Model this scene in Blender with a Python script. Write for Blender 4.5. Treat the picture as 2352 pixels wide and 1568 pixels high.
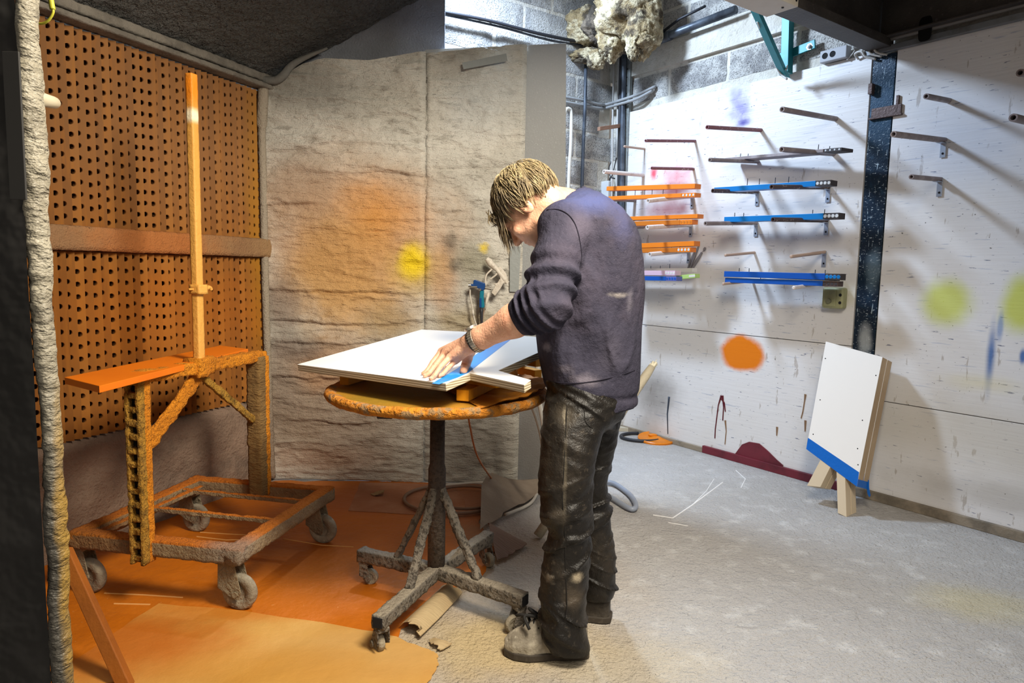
import bpy, math, random
import numpy as np
from mathutils import Vector, Matrix
for o in list(bpy.data.objects): bpy.data.objects.remove(o)
SC = bpy.context.scene
COL = SC.collection
random.seed(7); RNG = np.random.default_rng(7)
A_ = np.array
# ------------------------------------------------------------ camera (24 mm lens, slight tilt down and roll)
FPX = 1568.0; PITCH = math.atan(1568/15100.0); ROLL = 0.0206; CAMH = 1.22
FWD = A_([0, math.cos(PITCH), -math.sin(PITCH)]); U0 = A_([0, math.sin(PITCH), math.cos(PITCH)]); EX = A_([1., 0, 0])
UPV = math.cos(ROLL)*U0 - math.sin(ROLL)*EX; RTV = math.cos(ROLL)*EX + math.sin(ROLL)*U0
CAMP = A_([0, 0, CAMH])
cd = bpy.data.cameras.new('camera'); cam = bpy.data.objects.new('camera', cd); COL.objects.link(cam)
cd.sensor_width = 36; cd.lens = 36*FPX/2352; cd.clip_start = 0.05
cam.matrix_world = Matrix(((RTV[0], UPV[0], -FWD[0], 0), (RTV[1], UPV[1], -FWD[1], 0), (RTV[2], UPV[2], -FWD[2], CAMH), (0, 0, 0, 1)))
SC.camera = cam
# ------------------------------------------------------------ world, lights, exposure
SC.view_settings.view_transform = 'Standard'; SC.view_settings.look = 'None'
SC.view_settings.gamma = 1; SC.view_settings.use_curve_mapping = False
SC.view_settings.exposure = 0.35
w = bpy.data.worlds.new('world'); SC.world = w; w.use_nodes = True
bg = w.node_tree.nodes['Background']; bg.inputs[0].default_value = (1.0, 0.93, 0.84, 1); bg.inputs[1].default_value = 0.15
def area(name, loc, target, size, power, col, sy=None, spread=180):
    l = bpy.data.lights.new(name, 'AREA'); l.energy = power; l.color = col; l.size = size; l.spread = math.radians(spread)
    if sy: l.shape = 'RECTANGLE'; l.size_y = sy
    o = bpy.data.objects.new(name, l); COL.objects.link(o); o.location = loc
    o.rotation_euler = (Vector(target)-Vector(loc)).to_track_quat('-Z', 'Y').to_euler(); return o
area('light_strip_lamp', (-0.25, 4.30, 3.28), (0.9, 3.5, 0.9), 0.24, 84, (0.62, 0.78, 1.0), 0.34)   # cool strip light high behind the screen
area('light_booth_lamp', (0.6, 1.1, 2.60), (-0.8, 3.1, 0.6), 0.5, 64, (1.0, 0.91, 0.76), 0.9, 130)     # warm lamp over the booth mouth
area('light_fill', (0.9, -0.5, 2.4), (0.9, 1.6, 0.0), 0.7, 9, (1.0, 0.93, 0.82), 0.9, 100)     # added fill light behind the camera, brightens floor and man

def ray(x, y): return FWD + RTV*(x-1176)/FPX + UPV*(784-y)/FPX
def atY(x, y, Y): d = ray(x, y); return CAMP + d*Y/d[1]
def atZ(x, y, z=0.0): d = ray(x, y); return CAMP + d*(z-CAMH)/d[2]
def onP(x, y, p0, n): d = ray(x, y); return CAMP + d*(np.dot(A_(p0)-CAMP, n)/np.dot(d, n))
def nrm(v): v = A_(v, float); return v/np.linalg.norm(v)
# right wall frame
WA = A_([.94, 5.198, 0]); WD = A_([.584, -.812, 0])/np.hypot(.584, .812); WN = A_([WD[1], -WD[0], 0])          # points into the room
def onW(x, y, off=0.0): return onP(x, y, WA+WN*off, WN)
def Wsz(x, y): p = onW(x, y); return (float((p-WA)@WD), float(p[2]))
def Wp(s, off, z): return WA + WD*s + WN*off + A_([0, 0, z])
# left (filter) wall frame: from the far corner towards the camera
LC = A_([-1.36, 3.86, 0]); LD = -A_([.383, .924, 0])/np.hypot(.383, .924); LN = A_([.924, -.383, 0])/np.hypot(.383, .924)
def Lp(s, off, z): return LC + LD*s + LN*off + A_([0, 0, z])
YB = 3.84

# ------------------------------------------------------------ noise
def _h(i, j, k):
    n = (i*374761393 + j*668265263 + k*2147483647*7 + 1013904223) & 0xFFFFFFFF
    n = ((n ^ (n >> 13))*1274126177) & 0xFFFFFFFF
    return ((n ^ (n >> 16)) & 0xFFFF)/65535.0
def vnoise(P):
    P = np.asarray(P, float); I = np.floor(P).astype(np.int64); f = P-I; f = f*f*(3-2*f); r = 0
    for a in (0, 1):
        for b in (0, 1):
            for c in (0, 1):
                wgt = (f[..., 0] if a else 1-f[..., 0])*(f[..., 1] if b else 1-f[..., 1])*(f[..., 2] if c else 1-f[..., 2])
                r = r + wgt*_h(I[..., 0]+a, I[..., 1]+b, I[..., 2]+c)
    return r
def fbm(P, oct=3):
    P = np.asarray(P, float); r = 0; a = 1.0; t = 0
    for i in range(oct): r = r + a*(vnoise(P*2**i+i*17.3)-.5); t += a; a *= .5
    return r/t*2
# ------------------------------------------------------------ materials
def hx(s):
    s = s.lstrip('#'); v = [int(s[i:i+2], 16)/255 for i in (0, 2, 4)]
    return tuple([(x/12.92 if x <= .04045 else ((x+.055)/1.055)**2.4) for x in v])+(1,)
def mat(name, col, rough=.65, metal=0, layers=(), bumps=(), blots=(), frame=None, spec=.4):
    """layers: (scale or (sx,sy,sz), lo, hi, colour, amount); blots: (centre, radii, colour, amount, ragged); bumps: (scale, distance, detail)"""
    m = bpy.data.materials.new(name); m.use_nodes = True; nt = m.node_tree; N = nt.nodes; L = nt.links
    b = N['Principled BSDF']; b.inputs['Roughness'].default_value = rough; b.inputs['Metallic'].default_value = metal
    b.inputs['Specular IOR Level'].default_value = spec
    g = N.new('ShaderNodeNewGeometry'); P = g.outputs['Position']
    if frame is not None:
        o, ex, ey = frame
        sub = N.new('ShaderNodeVectorMath'); sub.operation = 'SUBTRACT'; L.new(P, sub.inputs[0]); sub.inputs[1].default_value = tuple(o)
        cb = N.new('ShaderNodeCombineXYZ')
        for i, e in enumerate((ex, ey)):
            d = N.new('ShaderNodeVectorMath'); d.operation = 'DOT_PRODUCT'; L.new(sub.outputs[0], d.inputs[0]); d.inputs[1].default_value = tuple(e)
            L.new(d.outputs['Value'], cb.inputs[i])
        sp = N.new('ShaderNodeSeparateXYZ'); L.new(P, sp.inputs[0]); L.new(sp.outputs[2], cb.inputs[2]); P = cb.outputs[0]
    cur = None; c0 = hx(col) if isinstance(col, str) else col
    def mix(fac, c2):
        nonlocal cur
        mx = N.new('ShaderNodeMix'); mx.data_type = 'RGBA'; L.new(fac, mx.inputs[0])
        if cur is None: mx.inputs[6].default_value = c0
        else: L.new(cur, mx.inputs[6])
        mx.inputs[7].default_value = hx(c2) if isinstance(c2, str) else c2; cur = mx.outputs[2]
    def rng(s, lo, hi, a, b_, smooth=True):
        r = N.new('ShaderNodeMapRange'); r.interpolation_type = 'SMOOTHSTEP' if smooth else 'LINEAR'
        L.new(s, r.inputs[0]); r.inputs[1].default_value = lo; r.inputs[2].default_value = hi; r.inputs[3].default_value = a; r.inputs[4].default_value = b_
        return r.outputs[0]
    def noise(sc, det=4, ro=.6):
        v = N.new('ShaderNodeVectorMath'); v.operation = 'MULTIPLY'; L.new(P, v.inputs[0])
        v.inputs[1].default_value = sc if isinstance(sc, tuple) else (sc, sc, sc)
        n = N.new('ShaderNodeTexNoise'); n.inputs['Scale'].default_value = 1; n.inputs['Detail'].default_value = det; n.inputs['Roughness'].default_value = ro
        L.new(v.outputs[0], n.inputs['Vector']); return n.outputs[0]
    for (sc, lo, hi, c2, am) in layers:
        if sc == 'up':     # paint dust settled on the upward faces
            s = N.new('ShaderNodeSeparateXYZ'); L.new(g.outputs['Normal'], s.inputs[0]); mix(rng(s.outputs[2], lo, hi, 0, am), c2)
        elif sc == 'height':
            s = N.new('ShaderNodeSeparateXYZ'); L.new(P, s.inputs[0]); mix(rng(s.outputs[2], lo, hi, 0, am) if lo < hi else rng(s.outputs[2], hi, lo, am, 0), c2)
        else: mix(rng(noise(sc), lo, hi, 0, am), c2)
    for bl in blots:
        ce, ra, c2, am = bl[:4]; rag = bl[4] if len(bl) > 4 else .35; ns = bl[5] if len(bl) > 5 else 9; inner = bl[6] if len(bl) > 6 else .25
        s = N.new('ShaderNodeVectorMath'); s.operation = 'SUBTRACT'; L.new(P, s.inputs[0]); s.inputs[1].default_value = tuple(ce)
        d = N.new('ShaderNodeVectorMath'); d.operation = 'DIVIDE'; L.new(s.outputs[0], d.inputs[0]); d.inputs[1].default_value = tuple(ra)
        l = N.new('ShaderNodeVectorMath'); l.operation = 'LENGTH'; L.new(d.outputs[0], l.inputs[0])
        nz = N.new('ShaderNodeMath'); nz.operation = 'MULTIPLY_ADD'; L.new(noise(ns), nz.inputs[0]); nz.inputs[1].default_value = rag*2; nz.inputs[2].default_value = -rag
        ad = N.new('ShaderNodeMath'); ad.operation = 'ADD'; L.new(l.outputs['Value'], ad.inputs[0]); L.new(nz.outputs[0], ad.inputs[1])
        mix(rng(ad.outputs[0], inner, 1.0, am, 0), c2)
    if cur is None: b.inputs['Base Color'].default_value = c0
    else: L.new(cur, b.inputs['Base Color'])
    prev = None
    for (sc, dist, det) in bumps:
        bp = N.new('ShaderNodeBump'); bp.inputs['Strength'].default_value = 1; bp.inputs['Distance'].default_value = dist
        L.new(noise(sc, det, .6), bp.inputs['Height'])
        if prev: L.new(prev, bp.inputs['Normal'])
        prev = bp.outputs[0]
    if prev: L.new(prev, b.inputs['Normal'])
    return m
# ------------------------------------------------------------ mesh builder
WL = {}
def tag(o, label=None, cat=None, group=None, kind=None):
    if label: o['label'] = label
    if cat: o['category'] = cat
    if group: o['group'] = group
    if kind: o['kind'] = kind
    return o
def empty(name, loc, label=None, cat=None, group=None, kind=None, parent=None):
    o = bpy.data.objects.new(name, None); COL.objects.link(o); o.empty_display_size = .05
    loc = A_(loc, float); o.location = loc - (WL[parent.name] if parent else 0)
    if parent: o.parent = parent
    WL[o.name] = loc; return tag(o, label, cat, group, kind)
class MB:
    def __init__(s): s.V = []; s.F = []; s.n = 0
    def add(s, v, f):
        v = np.asarray(v, float).reshape(-1, 3); s.V.append(v); n = s.n
        s.F.extend([tuple(int(i)+n for i in q) for q in f]); s.n += len(v); return s
    def obox(s, o, a, b, c):
        o, a, b, c = map(lambda t: A_(t, float), (o, a, b, c))
        if np.dot(np.cross(a, b), c) < 0: a, b = b, a
        v = [o, o+a, o+a+b, o+b, o+c, o+a+c, o+a+b+c, o+b+c]
        return s.add(v, [(3, 2, 1, 0), (4, 5, 6, 7), (0, 1, 5, 4), (1, 2, 6, 5), (2, 3, 7, 6), (3, 0, 4, 7)])
    def box(s, c, size, ax=None):
        ax = np.eye(3) if ax is None else A_(ax, float); e = [ax[i]*size[i] for i in range(3)]
        return s.obox(A_(c, float)-sum(e)/2, *e)
    def tube(s, path, r, n=10, caps=True, squash=None):
        path = A_([A_(p, float) for p in path]); k = len(path); r = np.broadcast_to(np.asarray(r, float), (k,)) if np.ndim(r) < 1 or len(np.atleast_1d(r)) == 1 else A_(r, float)
        T = np.gradient(path, axis=0); T /= np.linalg.norm(T, axis=1)[:, None]+1e-12
        ref = A_([0, 0, 1.]) if abs(T[0][2]) < .9 else A_([1., 0, 0]); u = nrm(np.cross(T[0], ref)); vs = []
        for i in range(k):
            u = u - T[i]*np.dot(u, T[i]); u = nrm(u); v = np.cross(T[i], u)
            for j in range(n):
                a = 2*math.pi*j/n; vs.append(path[i]+(u*math.cos(a)+v*math.sin(a))*r[i])
        f = [(i*n+j, i*n+(j+1) % n, (i+1)*n+(j+1) % n, (i+1)*n+j) for i in range(k-1) for j in range(n)]
        if caps: f += [tuple(range(n-1, -1, -1)), tuple(range((k-1)*n, k*n))]
        return s.add(vs, f)
    def pipe(s, p0, p1, ro, ri, n=12):
        """hollow pipe open at p0"""
        p0 = A_(p0, float); p1 = A_(p1, float); d = nrm(p1-p0)
        return s._pipe(p0, p1, d, ro, ri, n)
    def _pipe(s, p0, p1, d, ro, ri, n):
        ref = A_([0, 0, 1.]) if abs(d[2]) < .9 else EX; u = nrm(np.cross(d, ref)); v = np.cross(d, u); vs = []
        for (p, r) in ((p0+d*ro*3, ri), (p0, ri), (p0, ro), (p1, ro)):
            for j in range(n): a = 2*math.pi*j/n; vs.append(p+(u*math.cos(a)+v*math.sin(a))*r)
        f = [(i*n+j, (i+1)*n+j, (i+1)*n+(j+1) % n, i*n+(j+1) % n) for i in range(3) for j in range(n)]
        f += [tuple(range(3*n, 4*n)), tuple(range(n))]
        return s.add(vs, f)
    def prism(s, poly, vec):
        poly = [A_(p, float) for p in poly]; vec = A_(vec, float); n = len(poly)
        nn = sum(np.cross(poly[i]-poly[0], poly[i+1]-poly[0]) for i in range(1, n-1))
        if np.dot(nn, vec) > 0: poly = poly[::-1]
        v = poly + [p+vec for p in poly]
        f = [tuple(range(n)), tuple(range(2*n-1, n-1, -1))] + [(i, i+n, (i+1) % n+n, (i+1) % n) for i in range(n)]
        return s.add(v, f)
    def sph(s, c, r, n=12, ax=None, m=8):
        r = np.broadcast_to(A_(r, float), (3,)); ax = np.eye(3) if ax is None else A_(ax, float); vs = []
        for i in range(m+1):
            t = math.pi*i/m
            for j in range(n):
                p = 2*math.pi*j/n; vs.append(A_(c)+ax.T@(A_([math.sin(t)*math.cos(p), math.sin(t)*math.sin(p), math.cos(t)])*r))
        return s.add(vs, [(i*n+j, (i+1)*n+j, (i+1)*n+(j+1) % n, i*n+(j+1) % n) for i in range(m) for j in range(n)])
    def lathe(s, c, prof, axis=(0, 0, 1), n=24):
        ax = nrm(axis); ref = A_([0, 0, 1.]) if abs(ax[2]) < .9 else EX; u = nrm(np.cross(ax, ref)); v = np.cross(ax, u); vs = []
        for (r, z) in prof:
            for j in range(n): a = 2*math.pi*j/n; vs.append(A_(c)+ax*z+(u*math.cos(a)+v*math.sin(a))*r)
        k = len(prof)
        return s.add(vs, [(i*n+j, i*n+(j+1) % n, (i+1)*n+(j+1) % n, (i+1)*n+j) for i in range(k-1) for j in range(n)])
    def grid(s, G, closed=False):
        a, b = G.shape[:2]; f = [(i*b+j, i*b+j+1, (i+1)*b+j+1, (i+1)*b+j) for i in range(a-1) for j in range(b-1)]
        return s.add(G.reshape(-1, 3), f)
    def crust(s, p0, p1, wv, hv, amp=.004, freq=60, step=.009, m=5, seed=0):
        """bar of rectangular section (half vectors wv, hv) covered in a lumpy paint crust"""
        p0, p1, wv, hv = map(lambda t: A_(t, float), (p0, p1, wv, hv)); Ln = np.linalg.norm(p1-p0); k = max(3, int(Ln/step)); d = (p1-p0)/Ln
        sec = []
        for i in range(4):
            for j in range(m):
                t = -1+2*j/m; sec.append([(t, -1), (1, t), (-t, 1), (-1, -t)][i])
        sec = A_(sec); rr = np.maximum(np.abs(sec[:, 0]), np.abs(sec[:, 1])); sec = sec*(1-.06*(np.minimum(abs(sec[:, 0]), abs(sec[:, 1]))**6))[:, None]
        T = np.linspace(0, 1, k+1); base = p0[None]+(p1-p0)[None]*T[:, None]; off = sec[:, :1]*wv[None]+sec[:, 1:]*hv[None]
        G = base[:, None, :]+off[None]; nn = off/np.linalg.norm(off, axis=1)[:, None]
        G = G + nn[None]*(amp*(fbm(G*freq+seed, 3)+.35*np.abs(fbm(G*freq*2.3+seed+5, 2))))[..., None]
        q = len(sec); f = [(i*q+j, i*q+(j+1) % q, (i+1)*q+(j+1) % q, (i+1)*q+j) for i in range(k) for j in range(q)]
        f += [tuple(range(q-1, -1, -1)), tuple(range(k*q, (k+1)*q))]
        return s.add(G.reshape(-1, 3), f)
    def build(s, name, m, parent=None, smooth=False, bevel=0, label=None, cat=None, group=None, kind=None, origin=None, seg=2, auto=None):
        V = np.concatenate(s.V); lo, hi = V.min(0), V.max(0); c = (lo+hi)/2
        if parent is None: c[2] = lo[2]
        if origin is not None: c = A_(origin, float)
        me = bpy.data.meshes.new(name); me.from_pydata((V-c).tolist(), [], s.F); me.update()
        if smooth: me.polygons.foreach_set('use_smooth', [True]*len(me.polygons))
        if auto is not None:
            me.polygons.foreach_set('use_smooth', [True]*len(me.polygons)); me.set_sharp_from_angle(angle=math.radians(auto))
        me.materials.append(m); o = bpy.data.objects.new(name, me); COL.objects.link(o)
        o.location = c - (WL[parent.name] if parent else 0)
        if parent: o.parent = parent
        WL[o.name] = c
        if bevel:
            md = o.modifiers.new('bevel', 'BEVEL'); md.width = bevel; md.segments = seg; md.limit_method = 'ANGLE'; md.angle_limit = math.radians(40)
        return tag(o, label, cat, group, kind)
def bez(pts, n=24):
    """smooth path through points (Catmull-Rom)"""
    P = [A_(p, float) for p in pts]; P = [2*P[0]-P[1]]+P+[2*P[-1]-P[-2]]; out = []
    for i in range(1, len(P)-2):
        for j in range(n):
            t = j/n; a, b, c, d = P[i-1:i+3]
            out.append(.5*((2*b)+(c-a)*t+(2*a-5*b+4*c-d)*t*t+(3*b-a-3*c+d)*t**3))
    out.append(P[-2]); return out
# ============================================================ SETTING
# ---- floor
fl = atZ(2260, 1390); sc1 = atZ(1580, 1140)
m_floor = mat('concrete_floor', '#aeaaa6', .75, layers=[(1.3, .35, .7, '#a8a4a1', .8), ((9, 9, 9), .5, .75, '#cfcdca', .6), ((60, 60, 60), .62, .72, '#6f6963', .55), ((170, 170, 170), .66, .75, '#5a544f', .4), ((3, 14, 1), .66, .72, '#76706a', .35)],
    blots=[((-.1, 2.5, 0), (.75, 1.0, 1), '#a8957a', .75, .3, 3), ((fl[0], fl[1], 0), (.35, .22, 1), '#c0b48a', .55, .4, 4), ((.25, 4.2, 0), (1.6, .75, 1), '#c9c8c9', .6, .4, 2), (tuple(atZ(1180, 1480)), (.45, .30, 1), '#bfa878', .7, .4, 4), (tuple(atZ(1450, 1520)), (.4, .25, 1), '#b7aa92', .6, .4, 4),  # last two tan blots paint the booth lamp's glow on the near floor
           ((-1.9, 3.2, 0), (1.0, 1.6, 1), '#8a4a12', .9, .25, 4)],
    bumps=[((14, 14, 14), .014, 5), ((45, 45, 45), .009, 4), ((90, 90, 90), .004, 3)])
fb = MB(); xs = np.linspace(-3.6, 3.6, 2); fb.obox((-3.6, -1.2, -.1), (7.8, 0, 0), (0, 7.4, 0), (0, 0, .1)); o = fb.build('floor', m_floor, kind='structure')
# dried drips and white scratches on the concrete
m_white = mat('white_drip', '#e8e6e4', .6)
db = MB()
for pts, r in [([(1500, 1183), (1545, 1190), (1590, 1160), (1660, 1108)], .004), ([(1690, 1080), (1712, 1100), (1702, 1120)], .003), ([(1590, 1160), (1622, 1128), (1640, 1100)], .0025), ([(1535, 1200), (1580, 1208)], .003)]:
    db.tube([atZ(x, y, -.0012) for x, y in pts], r, 6)
db.build('paint_drip', m_white, label='thin white lines of paint dribbled on bare grey concrete floor', cat='paint', kind='stuff')

# ---- masonry
m_mortar = mat('mortar', '#cbc5b8', .85, layers=[(6, .4, .65, '#d9d6cf', .8), (25, .55, .7, '#8f8a80', .4)], bumps=[(20, .012, 5), (90, .004, 3)])
m_block = mat('concrete_block', '#9a9896', .9, layers=[(7, .40, .56, '#cfccc5', .8), (110, .5, .62, '#63615f', .75), (160, .6, .7, '#c9c7c3', .5)],
              blots=[(Wp(-.9+.3, .4, 2.9), (1.2, 1.2, .7), '#c3c3c2', .35, .5, 4)], bumps=[(110, .010, 3), (30, .008, 4)])
BL = .50; BH = .20
KC = Wp(-.365, 0, 0)                                  # inner corner of the two masonry walls
def blockmesh(seed):
    rg = np.random.default_rng(seed); g = MB(); nx, nz = 9, 5; w_, h_ = BL-.026, BH-.024
    X, Z = np.meshgrid(np.linspace(-w_/2, w_/2, nx), np.linspace(-h_/2, h_/2, nz), indexing='ij'); e = np.minimum(w_/2-abs(X), h_/2-abs(Z))
    Y = np.where(e < .001, 0, .007)+fbm(np.stack([X*30, Z*30, X*0+seed*9.1], -1), 2)*.004*(e > .001)
    X = X+rg.normal(0, .002, X.shape); Z = Z+rg.normal(0, .002, Z.shape)
    V = np.stack([X, Y, Z], -1); f = [(i*nz+j, i*nz+j+1, (i+1)*nz+j+1, (i+1)*nz+j) for i in range(nx-1) for j in range(nz-1)]
    me = bpy.data.meshes.new('block'); me.from_pydata(V.reshape(-1, 3).tolist(), [], f); me.materials.append(m_block); me.update(); return me
BM = [blockmesh(i) for i in range(6)]
def masonry(wall, org, ex, nn, s0, s1, z0, z1, phase=0, skip=None):
    k = int(math.floor(z0/BH)); ang = math.atan2(ex[1], ex[0])
    if nn @ A_([-math.sin(ang), math.cos(ang), 0]) < 0: ang += math.pi
    r = 0; z = z0
    while z < z1-.01:
        s = s0 - (BL/2 if r % 2 else 0) + phase
        while s < s1:
            c = s+BL/2
            if c-BL/2 >= s0-.27 and c+BL/2 <= s1+.27 and not (skip and skip(c, z+BH/2)):
                o = bpy.data.objects.new('block', BM[RNG.integers(6)]); COL.objects.link(o); o.parent = wall
                p = A_(org)+ex*c+nn*.002+A_([0, 0, z+BH/2]); o.location = p-WL[wall.name]; o.rotation_euler = (0, 0, ang)
            s += BL
        z += BH; r += 1
# right wall : masonry base + ring beam
wr = MB(); wr.obox(Wp(-.365, -.02, 0), WD*6.2, -WN*.18, (0, 0, 3.45)).obox(Wp(-.365, .012, 2.685), WD*2.3, -WN*.06, (0, 0, .165))
wall_right = wr.build('wall_right', m_mortar, kind='structure')
masonry(wall_right, WA-WN*.02, WD, WN, -.30, 2.1, 2.475, 2.66, .02)
masonry(wall_right, WA-WN*.02, WD, WN, -.30, 2.1, 2.875, 3.4, .17)
masonry(wall_right, WA-WN*.02, WD, WN, -.34, -.25, 1.08, 2.4, .0, lambda c, z: c > .05)
# back wall
BD = WN                                                # runs left from the corner
wb = MB(); wb.obox(KC, BD*3.0, WD*-.2, (0, 0, 3.45)); wall_back = wb.build('wall_back', m_mortar, kind='structure')
masonry(wall_back, KC, BD, WD, .0, 2.6, 1.075, 3.4, .1)

# ---- white plywood sheets lining the right wall
def B(x, y): s, z = Wsz(x, y); return (s, 0, z)
def sp(x, y, rs, rz, c, a, rag=.35, ns=9, inner=.25): return (B(x, y), (rs, .3, rz), c, a, rag, ns, inner)
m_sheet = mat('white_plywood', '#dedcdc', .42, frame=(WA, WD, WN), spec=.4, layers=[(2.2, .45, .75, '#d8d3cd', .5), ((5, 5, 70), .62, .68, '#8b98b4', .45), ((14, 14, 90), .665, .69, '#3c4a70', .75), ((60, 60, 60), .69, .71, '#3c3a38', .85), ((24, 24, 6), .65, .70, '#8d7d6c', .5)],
    blots=[sp(1700, 245, .13, .20, '#6a64a8', .8, .7, 9, 0), sp(1712, 282, .08, .045, '#3c3492', .95, .4, 14, 0), sp(1690, 210, .08, .06, '#8f8bc0', .4, .6, 9, 0),
           sp(1505, 398, .05, .07, '#e03a58', .9, .5, 12, 0), sp(1560, 405, .18, .13, '#e88a96', .8, .6, 9, 0), sp(1545, 440, .34, .09, '#7d2733', .85, .3, 8, 0), sp(1535, 482, .34, .12, '#8c2c36', .75, .35, 7, 0), sp(1570, 480, .1, .07, '#7c1420', .6, .3, 7, 0),
           sp(1706, 810, .20, .135, '#e07a10', 1, .22, 7, .66), sp(2178, 695, .17, .16, '#c8cf58', .85, .25, 5, .3), sp(2352, 700, .12, .19, '#c8cf58', .9, .25, 5, .35), sp(2352, 818, .02, .05, '#2a62a8', .9, .2),
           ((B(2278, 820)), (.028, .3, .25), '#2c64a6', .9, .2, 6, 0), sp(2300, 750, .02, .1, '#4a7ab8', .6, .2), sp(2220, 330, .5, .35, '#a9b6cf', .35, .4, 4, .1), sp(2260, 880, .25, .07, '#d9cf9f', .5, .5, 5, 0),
           sp(1500, 905, .35, .30, '#77726d', .75, .5, 4, 0), sp(1500, 990, .3, .16, '#8f8576', .5, .4, 5, 0), sp(1740, 1035, .15, .13, '#7a2a33', .0), sp(2250, 1000, .9, .30, '#b9b09c', .45, .4, 3, .1), sp(1930, 680, .18, .12, '#bdb96c', .35, .4, 5, .1), sp(2280, 1140, .7, .12, '#8d8474', .4, .5, 5, .1)],
    bumps=[((3, 3, 60), .0012, 3)])
TH = .018
def sheet(s0, s1, z0, z1, slope=0):
    MB().obox(Wp(s0, -.004, z0), WD*(s1-s0), WN*TH, (0, 0, z1-z0)).build('wall_panel', m_sheet, wall_right, bevel=.0015)
SEAM = Wsz(1700, 768)[1]
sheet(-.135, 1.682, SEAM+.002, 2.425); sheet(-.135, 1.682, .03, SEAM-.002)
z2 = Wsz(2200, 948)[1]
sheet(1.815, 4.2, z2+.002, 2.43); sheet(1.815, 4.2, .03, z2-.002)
# paint runs and splashes that stand proud of the sheets
m_drk = mat('dark_paint_run', '#2e3848', .4); m_mar = mat('maroon_paint_run', '#5b1522', .4); m_brn = mat('brown_paint_run', '#8a6e55', .45); m_wht = mat('white_splash', '#dfe6ea', .5)
def run(pts, r, m, name, label): 
    rr = np.linspace(r, r*.4, len(pts)); MB().tube([onW(x, y, TH-.0035) for x, y in pts], rr, 6).build(name, m, smooth=True, label=label, cat='paint', kind='stuff')
run([(1537, 911), (1536, 922), (1533, 950), (1534, 996)], .009, m_drk, 'paint_run', 'dark blue paint drip running down to the orange lid')
mb = MB()
for pts in ([(1657, 908), (1650, 930), (1643, 985), (1642, 1006)], [(1660, 908), (1662, 935), (1660, 965)], [(1655, 912), (1664, 925), (1666, 945)]): mb.tube([onW(x, y, TH-.003) for x, y in pts], [.007]+[.004]*(len(pts)-1), 6)
mb.build('paint_run', m_mar, label='maroon paint runs low on the white wall', cat='paint', kind='stuff')
mb = MB()
for pts in ([(1850, 905), (1848, 920), (1844, 945), (1840, 960)], [(1850, 965), (1849, 990)], [(1666, 965), (1668, 990), (1665, 1020)], [(1785, 980), (1784, 1000)]): mb.tube([onW(x, y, TH-.003) for x, y in pts], [.007]+[.0035]*(len(pts)-1), 6)
mb.build('paint_run', m_brn, label='tan paint dribbles low on the wall between lid and leaning panels', cat='paint', kind='stuff')
# black screw heads along the sheet edges
m_screw = mat('screw', '#1c1d22', .4, .6); mb = MB()
for (x, y) in [(2003, 385), (1998, 418), (1993, 462), (1978, 558), (1977, 563), (1971, 680), (2062, 296), (2049, 455), (2031, 668), (1580, 235), (1508, 250), (1866, 168), (1985, 172)]:
    p = onW(x, y, TH); mb.lathe(p-WN*.007, [(.006, 0), (.006, .001), (0.0, .0022)], WN, 8)
mb.build('screw', m_screw, wall_right)
# skirting: maroon-painted and bare batten
m_skm = mat('maroon_skirting', '#6d2430', .5, layers=[(9, .45, .7, '#4a1a22', .7)]); m_skb = mat('bare_skirting', '#8f8372', .75, layers=[(8, .4, .7, '#5d564c', .8)], bumps=[(60, .003, 3)])
sA = Wsz(1620, 1030)[0]; sB_ = Wsz(1935, 1110)[0]
MB().obox(Wp(-.1, TH-.004, 0), WD*(sA+.1), WN*.02, (0, 0, .035)).build('baseboard_right', m_skb, bevel=.003, kind='structure')
mb = MB().obox(Wp(sA, TH-.004, 0), WD*(sB_-sA), WN*.022, (0, 0, .05)); mb.build('baseboard_right', m_skm, bevel=.003, kind='structure')
MB().obox(Wp(sB_, TH-.004, 0), WD*2.4, WN*.022, (0, 0, .05)).build('baseboard_right', m_skb, bevel=.003, kind='structure')
pts = [onW(x, y, TH-.006) for x, y in [(1690, 1042), (1706, 1020), (1722, 1014), (1745, 1018), (1765, 1035), (1785, 1055), (1800, 1068), (1795, 1078), (1692, 1050)]]
MB().prism(pts, WN*.010).build('paint_patch', m_skm, label='low maroon hump of thick paint just above the maroon skirting', cat='paint')

# ---- booth side: filter wall on the left
m_plinth = mat('dusty_plinth', '#86705f', .9, layers=[(5, .4, .7, '#947c6a', .8), (2.0, .5, .7, '#4b423c', .7)], bumps=[(18, .02, 5), (90, .006, 3)])
m_dust = mat('dust_grey', '#7d766b', .95, layers=[(9, .4, .65, '#5f5950', .7)], bumps=[(60, .008, 4), (14, .01, 3)])
ZB0, ZB1, ZM0, ZM1, ZT = .47, .49, 1.265, 1.365, 2.145
wl = MB().obox(Lp(-.15, -.12, 0), LD*2.6, -LN*.08, (0, 0, 2.5)); wall_left = wl.build('wall_left', m_dust, kind='structure')
g = MB(); S_, Z_ = np.meshgrid(np.linspace(-.1, 2.0, 150), np.linspace(0, .485, 40), indexing='ij')
off = .015+.012*fbm(np.stack([S_*4, Z_*6, S_*0], -1), 4)+.006*fbm(np.stack([S_*16, Z_*16, S_*0+4], -1), 2)-.08*np.clip((Z_-.44)/.045, 0, 1)**2
G = LC+LD*S_[..., None]+LN*off[..., None]; G[..., 2] = Z_; g.grid(G).build('plinth', m_plinth, wall_left, smooth=True)
m_rail = mat('rail_crust', '#94704e', .95, layers=[((3, 3, 3), .4, .7, '#a8885f', .6)], bumps=[(130, .008, 3), (40, .006, 3)], blots=[(Lp(.75, 0, 1.3), (.5, .5, .3), '#c06a20', .6, .3)])
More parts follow.
